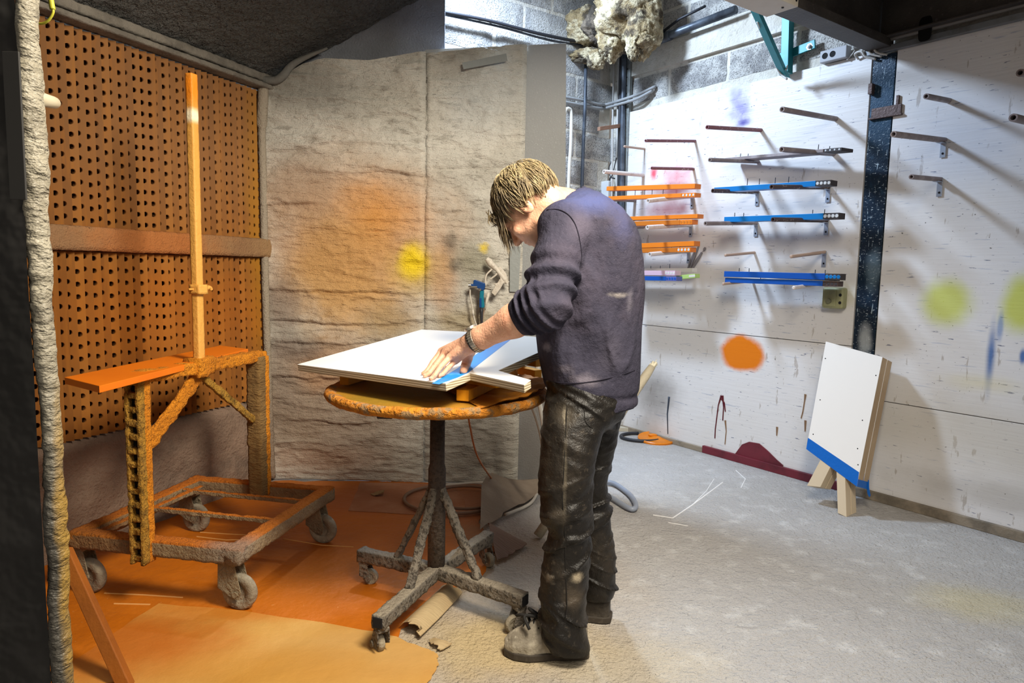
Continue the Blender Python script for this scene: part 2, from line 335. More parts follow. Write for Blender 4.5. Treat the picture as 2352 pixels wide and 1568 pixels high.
MB().crust(Lp(-.03, .0, (ZM0+ZM1)/2), Lp(1.75, .0, (ZM0+ZM1)/2), LN*.035, A_([0, 0, (ZM1-ZM0)/2]), .004, 60, .01).build('mid_rail', m_rail, wall_left, smooth=True)
MB().crust(Lp(-.05, .02, ZT+.03), Lp(1.9, .02, ZT+.03), LN*.045, A_([0, 0, .012]), .004, 60).crust(Lp(-.05, .0, ZT+.075), Lp(1.9, .0, ZT+.075), LN*.05, A_([0, 0, .02]), .008, 30).build('top_rail', m_dust, wall_left, smooth=True)
MB().crust(Lp(-.02, .01, .45), Lp(-.02, .01, ZT+.02), LN*.02, LD*.014, .003, 50).build('corner_trim', m_dust, wall_left, smooth=True)
# perforated pleated filters
m_filt = mat('filter_card', '#a8661e', .85, layers=[((1.5, 1.5, 1.5), .35, .7, '#8f5518', .8), ('height', 1.0, 1.9, '#9a683a', .5), ((40, 40, 4), .5, .7, '#b87424', .35)],
              blots=[(Lp(.05, 0, 1.4), (.12, .22, 1.2), '#b07a10', .7, .3), (Lp(1.6, 0, 2.0), (.45, .45, .5), '#6b4622', .6, .3), (Lp(.6, 0, .95), (.8, .8, .35), '#b5650e', .6, .35)], bumps=[(200, .001, 2)])
m_filts = []
for cc in ('#9c6222', '#87541e', '#aa6e2a', '#935d22'):
    m_filts.append(mat('filter_card', cc, .85, layers=[((1.5, 1.5, 1.5), .35, .7, '#8a5218', .7), ('height', 1.1, 1.8, '#8f6a48', .5), ((40, 40, 4), .5, .7, '#b87424', .3)],
              blots=[(Lp(.05, 0, 1.4), (.12, .22, 1.2), '#b07a10', .6, .3), (Lp(1.6, 0, 2.0), (.45, .45, .5), '#6b4622', .5, .3), (Lp(.6, 0, .95), (.8, .8, .35), '#b5650e', .45, .35)]))
m_hole = mat('filter_dark', '#5a3510', 1)
PW = .0372; RW = .0505
def pleat_mesh(z0, z1, seed, ho, dz):
    V = []; F = []; fw = .75*PW; out = .034; L_ = math.hypot(fw, out)
    def pt(u, z): return (-fw*u/L_, out*u/L_, z)     # local x toward the far corner is negative LD => see frame below
    rows = int(round((z1-z0)/RW)); rh = (z1-z0)/rows; hr = .0108
    n12 = 12
    for r in range(rows):
        za, zb = z0+r*rh, z0+(r+1)*rh; cz = (za+zb)/2+dz; cz = min(max(cz, za+hr+.002), zb-hr-.002); cu = ho
        ring = [(cu+hr*math.cos(2*math.pi*j/n12), cz+hr*math.sin(2*math.pi*j/n12)) for j in range(n12)]
        bx = []
        for j in range(n12):
            a = 2*math.pi*j/n12; c_, s_ = math.cos(a), math.sin(a); t = min(((L_-cu)/c_ if c_ > 1e-6 else 9), (-cu/c_ if c_ < -1e-6 else 9), ((zb-cz)/s_ if s_ > 1e-6 else 9), ((za-cz)/s_ if s_ < -1e-6 else 9))
            bx.append((cu+t*c_, cz+t*s_))
        # force the four corners
        for cx_, cy_ in ((L_, zb), (0, zb), (0, za), (L_, za)):
            k = min(range(n12), key=lambda j: (bx[j][0]-cx_)**2+(bx[j][1]-cy_)**2); bx[k] = (cx_, cy_)
        b0 = len(V); V += [pt(*p) for p in ring]+[pt(*p) for p in bx]
        # short tube going inward for thickness
        V += [(pt(*p)[0], pt(*p)[1]-.006, pt(*p)[2]) for p in ring]
        for j in range(n12):
            k = (j+1) % n12; F.append((b0+j, b0+n12+j, b0+n12+k, b0+k)); F.append((b0+j, b0+k, b0+2*n12+k, b0+2*n12+j))
    b0 = len(V); V += [(-fw, out, z0), (-PW, 0, z0), (-PW, 0, z1), (-fw, out, z1)]; F.append((b0, b0+1, b0+2, b0+3))
    me = bpy.data.meshes.new('filter_pleat'); me.from_pydata(V, [], F); me.materials.append(m_filts[seed]); me.update(); return me
angL = math.atan2(LD[1], LD[0])
def filter_bank(z0, z1, label, s0, s1):
    root = empty('filter_panel', Lp((s0+s1)/2, 0, z0), label, 'filter', 'pleated filter panels')
    h = z1-z0; ms = [pleat_mesh(0, h, 0, .0175, 0), pleat_mesh(0, h, 1, .0145, .011), pleat_mesh(0, h, 2, .0185, -.004), pleat_mesh(0, h, 3, .0135, .007)]
    n = int((s1-s0)/PW)
    for i in range(n):
        o = bpy.data.objects.new('filter_pleat', ms[i % 4] if RNG.random() < .8 else ms[RNG.integers(4)]); COL.objects.link(o); o.parent = root
        # local +x = LD (towards the camera); the visible face leans back to the camera side
        p = Lp(s1-i*PW, -.03+RNG.normal(0, .002), z0); o.location = p-WL[root.name]; o.rotation_euler = (0, 0, angL)
        if (A_([-math.sin(angL), math.cos(angL), 0])@LN) < 0: o.scale = (1, -1, 1)
    MB().obox(Lp(s0-.03, -.075, z0-.02), LD*(s1-s0+.06), -LN*.01, (0, 0, h+.04)).build('backing', m_hole, root)
    return root
filter_bank(ZM1+.002, ZT+.01, 'upper bank of brown-orange perforated pleated card filter', 0.0, 1.8)
filter_bank(ZB1-.01, ZM0-.004, 'lower bank of orange perforated pleated card filter above grey plinth', 0.0, 1.8)

# ---- booth hood / ceiling (dark crusted sheet rising to the right)
m_hood = mat('hood_crust', '#5c5a56', .8, layers=[(3, .4, .7, '#45433f', .7), (20, .5, .7, '#5e5b56', .5)], bumps=[((26, 40, 40), .06, 3), ((90, 90, 90), .012, 3)])
LX = LD
ridge = nrm(A_([.94, 0, .52]))
hd = A_([0.0, 0, 0]); G = np.zeros((90, 90, 3)); slope = .50
for i, a in enumerate(np.linspace(-.02, 3.0, 90)):
    pass
Sx, Tt = np.meshgrid(np.linspace(-.02, 3.0, 260), np.linspace(-.04, 1.5, 180), indexing='ij')
base = LC[None, None]+LD*Sx[..., None]; base = base+EX*(Tt[..., None])
G = base.copy(); G[..., 2] = ZT+.09+.54*np.clip(Tt, 0, 9)+.012*fbm(np.stack([Sx*2, Tt*2, Sx*0], -1), 2)+.010*fbm(np.stack([Sx*18, Tt*26, Sx*0], -1), 3)
hb = MB(); hb.grid(G); G2 = G.copy(); G2[..., 2] += .03; hb.grid(G2[::-1]); hb.build('ceiling', m_hood, smooth=True, kind='structure')
# ---- roof over the workshop
m_roof = mat('roof', '#aaa7a2', .9); MB().obox((-3.6, -1.2, 3.45), (7.8, 0, 0), (0, 7.4, 0), (0, 0, .1)).build('ceiling', m_roof, kind='structure')

# ---- padded quilts on the back of the booth
def bx(x, y): p = atY(x, y, YB); return p
warmb = [(bx(800, 540), (.75, .6, .62), '#c8a07a', .85, .3, 3, .3), ((-.95, YB, 1.15), (.42, .8, .5), '#c9984e', .7, .4, 4), (bx(870, 500), (.34, .5, .30), '#d8902f', .75, .35, 5, 0), (bx(800, 580), (.45, .6, .3), '#c4955e', .6, .4, 5, .1), (bx(952, 600), (.12, .3, .13), '#f0cf20', 1, .25, 6, .1), (bx(960, 620), (.22, .4, .22), '#c9a83c', .6, .3, 6, .1),
         (bx(700, 430), (.3, .6, .3), '#8a7360', .35, .5, 6), (bx(750, 950), (.7, .8, .5), '#8d7259', .7, .4, 3), (bx(760, 1050), (.5, .5, .12), '#a98468', .5, .4, 5),
         (bx(760, 840), (.4, .5, .22), '#b08052', .6, .4, 5), (bx(900, 740), (.25, .5, .16), '#a8823f', .6, .4, 5), (bx(650, 690), (.18, .5, .2), '#7c6656', .6, .4, 5), (bx(690, 800), (.25, .5, .1), '#6f625a', .6, .3, 5),
         (bx(1020, 640), (.12, .4, .3), '#c09060', .55, .4, 5), (bx(1035, 560), (.07, .3, .1), '#4c463c', .65, .7, 14, 0), (bx(1090, 600), (.16, .4, .16), '#7e7a60', .6, .4, 8), (bx(1045, 610), (.06, .3, .06), '#3d382f', .6, .6, 30, 0),
         (bx(1110, 570), (.045, .3, .04), '#e6c81c', .9, .7, 25, 0), (bx(1070, 740), (.3, .4, .12), '#8f7a48', .6, .4, 5), (bx(1090, 1010), (.4, .5, .3), '#5e564e', .6, .4, 4), (bx(700, 200), (.5, .5, .2), '#78756c', .6, .4, 3), (bx(1120, 220), (.35, .5, .3), '#c9d0d4', .35, .4, 3), (bx(948, 600), (.11, .4, .13), '#f2d21c', .95, .3, 6, .1), (bx(650, 850), (.2, .5, .5), '#8a7a6c', .5, .4, 5, .1)]
m_quilt = mat('quilt', '#ccc7bc', .72, layers=[(2.5, .35, .7, '#a8a295', .8), ((8, 8, 22), .55, .72, '#7d766a', .6), ((45, 45, 45), .6, .7, '#4e493f', .4), (1.2, .5, .7, '#c2beb4', .5)], blots=warmb, bumps=[((30, 30, 120), .006, 3), ((10, 10, 40), .012, 4), ((160, 160, 160), .004, 2)])
def quilt(name, x0, x1, topf, zb, yoff, seed, ledges, label, amp=.022):
    nx, nz = 170, 300; Xg = np.linspace(x0, x1, nx); rg = np.random.default_rng(seed); G = np.zeros((nx, nz, 3))
    U, T = np.meshgrid(Xg, np.linspace(0, 1, nz), indexing='ij'); top = topf(U); Z = zb+(top-zb)*T
    led = np.sort(A_(ledges)); d = np.zeros_like(Z)
    wob = [z+.05*fbm(np.stack([U*2.2+i*7, U*0, U*0], -1), 3)+.012*fbm(np.stack([U*14+i*7, U*0, U*0], -1), 2) for i, z in enumerate(led)]
    lv = [zb+0*U]+wob+[top+.0*U+.3]
    for i in range(len(lv)-1):
        t = (Z-lv[i])/np.maximum(lv[i+1]-lv[i], .02); inr = (t >= 0) & (t < 1)
        st = np.clip(vnoise(np.stack([U*2.3+i*3.1, U*0+i, U*0], -1))*1.9-.35, .08, 1.1)
        d = np.where(inr, amp*st*((1-t)**1.3)*np.clip(t/.05, 0, 1)**.6, d)
    d += .012*fbm(np.stack([U*2.5, Z*4, U*0+seed], -1), 3)+.006*fbm(np.stack([U*7, Z*26, U*0+seed], -1), 3)+.003*fbm(np.stack([U*30, Z*40, U*0], -1), 2)
    d += .010*np.clip(1-np.abs(fbm(np.stack([U*2.6, Z*11, U*0+seed+9], -1), 3))*5, 0, 1)+.005*np.clip(1-np.abs(fbm(np.stack([U*7, Z*30, U*0+seed+3], -1), 2))*5, 0, 1)
    ed = np.minimum((U-x0), (x1-U)); d -= .02*np.clip(1-ed/.03, 0, 1)**2
    G[..., 0] = U; G[..., 2] = Z; G[..., 1] = YB-yoff-d
    b = MB().grid(G[:, ::-1]); G3 = G.copy(); G3[..., 1] = YB-yoff+.012; b.grid(G3)
    for a_, c_ in ((G[0], G3[0]), (G3[-1], G[-1])): b.grid(np.stack([a_, c_]))
    for a_, c_ in ((G3[:, -1], G[:, -1]), (G[:, 0], G3[:, 0])): b.grid(np.stack([a_, c_]))
    return b.build(name, m_quilt, smooth=True, label=label, cat='quilt', group='padded quilts on the booth screen')
zt = lambda x, y: float(bx(x, y)[2])
def topA(U): return np.interp(U, [bx(606, 0)[0], bx(620, 0)[0], bx(700, 0)[0], bx(750, 0)[0], bx(850, 0)[0], bx(985, 0)[0]], [zt(606, 205), zt(620, 200), zt(700, 150), zt(750, 138), zt(850, 142), zt(985, 120)])
def topB(U): return np.interp(U, [bx(970, 0)[0], bx(1200, 0)[0]], [zt(970, 124), zt(1200, 103)])
xq = float(bx(976, 600)[0])
quilt('padded_quilt', float(bx(608, 700)[0]), xq, topA, .004, .03, 3, [.17, .37, .50, .62, .82, .93, 1.08, 1.24, 1.42, 1.55, 1.72, 1.86, 2.02], 'wide wrinkled padded quilt with orange and yellow overspray, left half of booth screen')
quilt('padded_quilt', xq-.005, float(bx(1200, 600)[0]), topB, .004, .012, 9, [.15, .30, .42, .7, .9, 1.35, 1.6, 1.75, 1.95, 2.1], 'grey wrinkled padded quilt behind the spray guns, right half of booth screen', .012)
# loose corner flap and curled edge
fp = [bx(612, 190), bx(640, 186), bx(672, 168), bx(694, 150), bx(676, 185), bx(640, 200)]
m_flap = mat('flap', '#6e6c66', .8, bumps=[(40, .006, 3)])
tu = [bx(x, y)-A_([0, .07, 0]) for x, y in [(607, 184), (622, 192), (645, 192), (662, 180), (676, 162), (700, 146), (760, 120)]]
MB().tube(bez(tu, 8), np.interp(np.linspace(0, 1, 49), [0, .2, .5, .8, 1], [.016, .02, .022, .016, .006]), 10).build('edge_roll', m_flap, smooth=True, label='grey rolled edge of sheeting along the hood corner', cat='sheeting')
MB().tube(bez([bx(613, 205)-A_([0, .05, 0]), bx(609, 300)-A_([0, .05, 0]), bx(612, 420)-A_([0, .05, 0]), bx(618, 700)-A_([0, .05, 0]), bx(628, 1000)-A_([0, .05, 0]), bx(632, 1090)-A_([0, .05, 0])], 10), [.028]*10+[.02]*41, 10).build('corner_roll', mat('corner_roll', '#a29684', .85, bumps=[(30, .01, 4), (120, .004, 2)], layers=[('height', .9, .2, '#7f6a58', .7)]), smooth=True, label='lumpy vertical roll of sheeting in the corner beside filter panels', cat='sheeting')
MB().crust(atY(590, 1100, 3.7), atY(590, 905, 3.7), EX*.03, A_([0, .03, 0]), .01, 25).build('wrapped_post', m_dust, smooth=True, label='short grey dust-coated post standing in the booth corner', cat='post')
# ---- smooth grey screen board behind the quilts
m_scr = mat('screen_board', '#8f908f', .6, layers=[((2, 2, 1), .4, .7, '#7f7f7e', .6), ('height', 1.9, 2.4, '#c3c6c9', .55), (140, .6, .7, '#d0d0cf', .3)], bumps=[(110, .002, 2)], blots=[(bx(1240, 1000), (.3, .5, .5), '#5b544d', .7, .3, 3)])  # height layer paints the strip lamp's brightening into the board's top
sb = MB(); p = [bx(975, 112), bx(1301, 97), bx(1297, 1105), bx(975, 1105)]
sb.prism([A_([q[0], YB+.012, q[2]]) for q in p], (0, .02, 0)); sb.build('screen_board', m_scr, bevel=.002, label='smooth grey board with a bright right edge behind the padded quilts', cat='board')
p = [(bx(660, 0)[0], 1.9), (bx(1020, 0)[0], 1.9), (bx(1020, 0)[0], zt(1020, -60)), (bx(660, 0)[0], zt(660, -60))]
MB().prism([A_([a, YB+.05, b]) for a, b in p], (0, .02, 0)).build('hood_sheet', mat('hood_sheet', '#8d9096', .8, layers=[((2, 2, 2), .35, .7, '#6f7074', .8)], bumps=[(90, .006, 3)], blots=[(bx(985, 60), (.25, .4, .3), '#a9b3c8', .5, .4)]), label='flat grey sheet hanging between the dark hood and the block wall', cat='sheet')
m_tape = mat('grey_tape', '#8e9290', .55, bumps=[(60, .002, 2)])
MB().prism([bx(x, y)-A_([0, .055, 0]) for x, y in [(1063, 151), (1163, 130), (1166, 147), (1066, 166)]], (0, .003, 0)).build('tape_strip', m_tape, label='grey strip stuck at a slant near the top of the right quilt', cat='strip')
MB().prism([bx(x, y)-A_([0, .045, 0]) for x, y in [(1171, 567), (1196, 566), (1191, 670), (1171, 669)]], (0, .003, 0)).build('tape_strip', m_tape, label='upright grey strip on the quilt right of the spray guns', cat='strip')

# ---- near partition edge at the left of the frame
YP = 1.12
m_part = mat('partition_dark', '#302e2c', .7, layers=[((2, 2, 6), .4, .7, '#3c3a38', .8)], bumps=[(9, .02, 3)])
pb = MB(); P0 = atY(-260, 0, YP)[0]; P1 = atY(88, 700, YP)[0]
S2, Z2 = np.meshgrid(np.linspace(P0-.6, P1, 30), np.linspace(0, 2.4, 160), indexing='ij')
G = np.stack([S2, YP-.02+.012*fbm(np.stack([S2*3, Z2*2, S2*0], -1), 3), Z2], -1); pb.grid(G[:, ::-1]); G4 = G.copy(); G4[..., 1] += .05; G4[..., 0] -= .06; pb.grid(G4); pb.build('partition', m_part, smooth=True, kind='structure').name = 'wall_front'
m_foil = mat('foil_padding', '#b3ab97', .42, layers=[((14, 14, 30), .4, .65, '#8c8472', .8), ('height', 1.15, .75, '#3a3734', .85), (6, .55, .75, '#57504a', .5)], bumps=[((24, 24, 48), .016, 4), ((70, 70, 120), .005, 2)], blots=[(atY(158, 1350, YP), (.012, .2, .5), '#b08a3a', .8, .4)])  # warm blot paints the lit edge; the roll darkens towards the bottom
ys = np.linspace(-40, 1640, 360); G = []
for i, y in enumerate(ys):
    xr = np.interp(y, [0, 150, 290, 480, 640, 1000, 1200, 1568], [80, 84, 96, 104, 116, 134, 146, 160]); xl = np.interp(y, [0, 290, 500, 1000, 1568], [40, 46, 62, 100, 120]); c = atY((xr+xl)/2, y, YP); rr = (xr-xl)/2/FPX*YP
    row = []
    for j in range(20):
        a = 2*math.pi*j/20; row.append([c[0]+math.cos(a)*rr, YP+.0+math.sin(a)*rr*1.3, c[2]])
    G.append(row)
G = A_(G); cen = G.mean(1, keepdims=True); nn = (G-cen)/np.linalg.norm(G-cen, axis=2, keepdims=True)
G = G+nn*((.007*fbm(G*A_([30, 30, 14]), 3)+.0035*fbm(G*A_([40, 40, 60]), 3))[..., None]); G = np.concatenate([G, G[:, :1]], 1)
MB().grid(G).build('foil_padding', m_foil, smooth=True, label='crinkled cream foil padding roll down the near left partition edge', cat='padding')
MB().obox(atY(22, 458, YP-.045), (.0255, 0, 0), (0, .004, 0), (0.0, 0, .222)).build('metal_strip', mat('metal_strip', '#4d4b48', .5, .4), bevel=.001, label='dull upright metal strip on the dark near partition', cat='strip')
a = atY(88, 226, 1.35); b = atY(128, 237, 1.62)
MB().tube([a, a+(b-a)*.85, a+(b-a)*.97, b], [.0135, .0135, .011, .004], 14).build('plastic_peg', mat('peg', '#c9bda2', .5), smooth=True, label='pale plastic peg sticking out from behind the foil padding', cat='peg')
MB().tube(bez([atY(x, y, 1.2) for x, y in [(118, -20), (119, 12), (122, 28), (112, 46), (98, 54), (82, 53)]], 8), .0022, 8).tube(bez([atY(x, y, 1.2) for x, y in [(117, 0), (119, 12), (121, 22)]], 4), .0045, 8).build('yellow_wire', mat('yellow_wire', '#c8c23e', .5), smooth=True, label='loop of yellow wire hanging at the top left corner', cat='wire')
m_stick = mat('stick_orange', '#9a5510', .7, layers=[((4, 4, 4), .4, .7, '#7c420c', .7)], bumps=[(60, .002, 3)])
a = atY(135, 1255, 2.02); b = atY(292, 1600, 1.86)
MB().obox(a, nrm(b-a)*.8, (.045, .0, .0), (.0, -.03, .012)).build('leaning_plank', m_stick, bevel=.003, label='brown-orange plank leaning behind the near partition, lower left', cat='plank')

pd = [Wp(1.83, 0, 2.83), Wp(1.83, 2.9, 2.83), Wp(5.5, 2.9, 2.83), Wp(5.5, 0, 2.83)]
MB().prism(pd, (0, 0, .06)).build('ceiling', mat('deck', '#8b8783', .8), kind='structure')
# ============================================================ STEELWORK, SERVICES
m_col = mat('navy_steel', '#16283a', .35, .2, frame=(WA, WD, WN), layers=[((60, 60, 150), .61, .66, '#cfdbe2', .85), ((90, 90, 14), .64, .68, '#b9cdd8', .7), ((30, 30, 30), .5, .8, '#24425a', .6)],
            blots=[(B(2040, 240), (.3, .5, .3), '#2b4a63', .7, .3, 4), (B(1990, 780), (.05, .4, .12), '#c3ccd2', .7, .4, 8), (B(2010, 620), (.06, .4, .15), '#7f98a8', .5, .4, 8)], bumps=[(120, .001, 2)])
m_steel = mat('grey_steel', '#3d3a38', .5, .3, layers=[(6, .4, .7, '#55504c', .7), (60, .6, .7, '#6d655d', .3)], bumps=[(70, .002, 3)])
m_beam = mat('beam_steel', '#3b3633', .55, .1, layers=[((4, 4, 4), .4, .7, '#4c4742', .8), ((50, 50, 50), .6, .7, '#6c655e', .35)], bumps=[(90, .002, 3)])
sc0, sc1_ = 1.690, 1.808
c = empty('steel_column', Wp(1.75, .0, 0), 'dark navy steel column splattered with white paint between the white wall sheets', 'column')
MB().obox(Wp(sc0, .002, 0), WD*(sc1_-sc0), WN*.012, (0, 0, 2.40)).build('flange', m_col, c, bevel=.001)
MB().obox(Wp(sc0+.055, -.018, 0), WD*.008, WN*.02, (0, 0, 2.40)).build('web', m_col, c)
m_clamp = mat('clamp_steel', '#5a4a47', .5, .4, bumps=[(80, .002, 2)])
k = Wsz(2040, 258)
mb = MB().obox(Wp(k[0]-.077, .014, k[1]-.022), WD*.155, WN*.012, (0, 0, .05)).obox(Wp(k[0]-.088, .014, k[1]-.03), WD*.172, WN*.018, (0, 0, .010)); mb.build('clamp_band', m_clamp, c, bevel=.002)
k = Wsz(2012, 205); MB().obox(Wp(k[0]-.02, .016, k[1]-.03), WD*.022, WN*.03, (0, 0, .055)).build('clamp_lug', m_clamp, c, bevel=.002)
k = Wsz(2068, 240); MB().obox(Wp(k[0]-.012, .012, k[1]-.045), WD*.014, WN*.014, (0, 0, .09)).build('clamp_lug', m_clamp, c, bevel=.002)
# cross beam running into the room from the column head
root = empty('steel_beam', Wp(1.75, .1, 2.42), 'dark steel cross beam meeting the column head, ending in a cream casing', 'beam')
def beamframe(t, s, z): return Wp(1.73+s, t, z)
zb = 2.425
mb = MB(); mb.obox(beamframe(.02, -.055, zb), WN*2.9, WD*.12, (0, 0, .012)).obox(beamframe(.02, .0, zb+.012), WN*2.9, WD*.008, (0, 0, .38)).obox(beamframe(.02, -.055, zb+.38), WN*2.9, WD*.12, (0, 0, .012)).obox(beamframe(.02, .058, zb+.012), WN*2.9, WD*.006, (0, 0, .035))
mb.build('beam', m_beam, root, bevel=.002)
m_case = mat('cream_casing', '#cfc6b6', .5, layers=[(5, .4, .7, '#b9ab9b', .6)])
t0 = .93; MB().obox(beamframe(t0, -.075, zb-.012), WN*1.3, WD*.16, (0, 0, .36)).build('casing', m_case, root, bevel=.004)
mb = MB()
for t in (.02, .18, .36, .55): mb.lathe(beamframe(t0+t, .086, zb+.012), [(.006, 0), (.006, .002), (0, .004)], WD, 8); mb.lathe(beamframe(t0+t+.03, .04, zb-.013), [(.006, 0), (.006, .002), (0, .004)], (0, 0, -1), 8)
mb.build('casing_screw', m_screw, root)
# wall beam along the right wall above the sheets
root = empty('steel_beam', Wp(2.8, .1, 2.45), 'very dark steel beam with an oval slot running along the right wall above the sheets', 'beam')
zz = 2.455
mb = MB(); mb.obox(Wp(1.74, .05, zz+.02), WD*2.6, WN*.01, (0, 0, .30)); mb.obox(Wp(1.74, .05, zz+.01), WD*2.6, WN*.05, (0, 0, .01)); mb.obox(Wp(1.74, .05, zz+.31), WD*2.6, WN*.09, (0, 0, .012))
mb.build('web', m_beam, root, bevel=.002)
k = onP(2125, 66, Wp(0, .062, 0), WN); ks = (k-WA)@WD
pts = [Wp(ks+.032*math.copysign(abs(math.cos(a))**.5, math.cos(a)), .0615, k[2]+.06*math.copysign(abs(math.sin(a))**.6, math.sin(a))) for a in np.linspace(0, 2*math.pi, 24, endpoint=False)]
MB().prism(pts, WN*.001).build('slot', mat('slot_black', '#050505', 1), root)
MB().tube([Wp(1.60, .045, 2.468), Wp(4.2, .045, 2.475)], .016, 12).build('conduit', mat('conduit_dark', '#6b6762', .5, .2), label='dusty round conduit running along the top of the right sheet under the dark beam', cat='conduit')
MB().obox(Wp(1.655, .02, 2.405), WD*2.6, WN*.03, (0, 0, .03)).build('angle_rail', mat('angle_rail', '#7b7f84', .45, .5, layers=[(8, .4, .7, '#565653', .8)]), bevel=.002, label='grey steel angle rail capping the column and right-hand sheet', cat='rail')
# junction box and cable curls on top of the sheet
m_gplast = mat('grey_plastic', '#a8a9ae', .5); m_dkhole = mat('dark_hole', '#1d1d1f', .9)
e = Wsz(1893, 153); r_ = empty('junction_box', Wp(e[0]+.09, .03, 2.427), 'grey plastic junction box with round knock-outs on top of the white sheet', 'box')
MB().obox(Wp(e[0], .0, 2.428), WD*.155, WN*.05, (0, 0, .065)).build('housing', m_gplast, r_, bevel=.004)
for q in (.03, .075): MB().lathe(Wp(e[0]+q, .0502, 2.462), [(0, 0), (.013, 0), (.015, .001), (.017, .001), (.017, 0)], WN, 16).build('knockout', m_dkhole, r_)
m_cab = mat('white_cable', '#c3c1bd', .5)
mb = MB()
for i, (x0, y0) in enumerate([(1972, 128), (1985, 122), (1998, 118)]): mb.tube(bez([onW(x0, y0+8, .02), onW(x0-8, y0-4, .05), onW(x0+6, y0-10, .06), onW(x0+16, y0+2, .05), onW(x0+40, y0+8, .03)], 6), .006, 8)
mb.tube(bez([onW(1945, 138, .03), onW(1962, 118, .03), onW(1970, 96, .02)], 6), .003, 6)
mb.build('cable', m_cab, smooth=True, label='tangle of white cables curling beside the column head', cat='cable')
# teal brackets
m_teal = mat('teal_steel', '#1f7a80', .4, .1, layers=[(12, .5, .7, '#2c9aa0', .5)])
r_ = empty('teal_bracket', Wp(1.05, .1, 2.45), 'teal painted steel bracket of three bars bolted to the block wall', 'bracket')
def bar(p, q, w_, t_, name='bar'):
    p, q = A_(p), A_(q); d = nrm(q-p); u = nrm(np.cross(d, WN)); MB().obox(p-u*w_/2, q-p, u*w_, WN*t_).build(name, m_teal, r_, bevel=.002)
bar(onW(1816, 30, .03), onW(1812, 172, .03), .05, .05)
bar(onW(1782, 137, .02), onW(1874, 101, .02), .05, .012)
a = onW(1808, 178, .10); b = onP(1738, 20, Wp(0, .55, 0), WN); bar(a, b, .05, .04, 'brace')
MB().lathe(onW(1859, 107, .033), [(0, .012), (.012, .01), (.012, 0), (.02, 0), (.02, -.002)], WN, 6).build('bolt', mat('bolt', '#c9cdd2', .25, .9), r_)
MB().tube(bez([onW(1808, 182, .16), onW(1790, 165, .17), onP(1765, 110, Wp(0, .3, 0), WN), onP(1740, 50, Wp(0, .5, 0), WN)], 8), .006, 8).tube(bez([onW(1795, 152, .16), onW(1806, 160, .18), onW(1808, 150, .16)], 6), .004, 6).build('cable', m_cab, smooth=True, label='white cable tied to the slanted teal brace', cat='cable')
# corner services: post, cables, conduits
m_galv = mat('galvanised', '#8d9290', .5, .4, layers=[(20, .5, .7, '#74736e', .6)], bumps=[(60, .002, 2)])
m_blkc = mat('black_cable', '#2a2b31', .5); m_dkp = mat('dark_pipe', '#3e434c', .4, .3, layers=[(7, .4, .7, '#6e7884', .7)])
def W2(x, y, off=.03): return onW(x, y, off)
def Kp(x, y, off=.03): return onP(x, y, KC+WD*off, WD)       # on the back wall plane
s_, _ = Wsz(1448, 200); r_ = empty('slotted_post', Wp(s_, .03, 1.0), 'perforated galvanised slotted post in the block wall corner', 'post')
MB().obox(Wp(s_-.035, .0, .9), WD*.055, WN*.03, (0, 0, 1.95)).build('post', m_galv, r_, bevel=.002)
mb = MB()
for i in range(30): mb.lathe(Wp(s_-.008, .0302, 1.0+i*.06), [(.005, 0), (.005, .0004), (0, .0005)], WN, 8)
mb.build('slot_hole', m_dkhole, r_, kind='stuff')
s2 = Wsz(1424, 200)[0]
for i, (x, off, rr, m_, lab) in enumerate([(1432, .05, .020, m_dkp, 'thick dark grey pipe running up the corner beside slotted post'), (1420, .04, .008, m_cab, 'pale cable running straight up the corner, right of its twin'), (1409, .045, .007, m_cab, 'pale cable running up the corner, nearest the dark drain line'), (1425, .06, .011, m_blkc, 'black cable running up the corner between pale cables')]):
    sx = Wsz(x+5, 110)[0]; p0 = W2(x+2, 110, off); p1 = W2(x-2, 300, off); p2 = W2(x-4, 480, off); p2 = p2+(p2-p1)*2.0
    MB().tube(bez([p0, p1, p2], 10), rr, 10).build('cable' if i else 'pipe', m_, smooth=True, label=lab, cat='cable' if i else 'pipe')
MB().tube(bez([W2(1404, 370, .04), W2(1398, 390, .05), W2(1405, 405, .05), W2(1416, 362, .05)], 8), .004, 8).tube(bez([W2(1400, 420, .03), W2(1402, 408, .05), W2(1412, 410, .04)], 8), .006, 8).build('cable', m_blkc, smooth=True, label='small loop of dark cable above the white switch in the corner', cat='cable')
MB().obox(Wp(Wsz(1392, 455)[0], .02, Wsz(1392, 457)[1]), WD*.09, WN*.045, (0, 0, .13)).build('switch_box', mat('switch_white', '#c9cdd0', .4), bevel=.006, label='white square switch box in the corner behind the orange slats', cat='switch')
m_cond = mat('conduit_grey', '#9b9c9c', .5)
MB().tube(bez([Kp(1290, 222), Kp(1345, 232), Kp(1378, 240, .035), W2(1392, 240, .06), W2(1420, 232, .07), W2(1462, 218, .06), W2(1500, 201, .02), W2(1504, 200, -.01)], 8), .011, 10).build('conduit', m_cond, smooth=True, label='upper of two grey conduits bending round the block wall corner', cat='conduit')
MB().tube(bez([Kp(1290, 233), Kp(1345, 243), Kp(1378, 249, .035), W2(1392, 248, .06), W2(1420, 240, .07), W2(1462, 227, .06), W2(1498, 208, .02)], 8), .011, 10).build('conduit', m_cond, smooth=True, label='lower of two grey conduits bending round the block wall corner', cat='conduit')
MB().tube([Kp(1346, 110, .04), Kp(1344, 240, .055), Kp(1340, 330, .04), Kp(1336, 450, .03), Kp(1330, 700, .03)], .013, 10).build('pipe', m_dkp, smooth=True, label='thin dark pipe running down the back block wall right of the screen', cat='pipe')
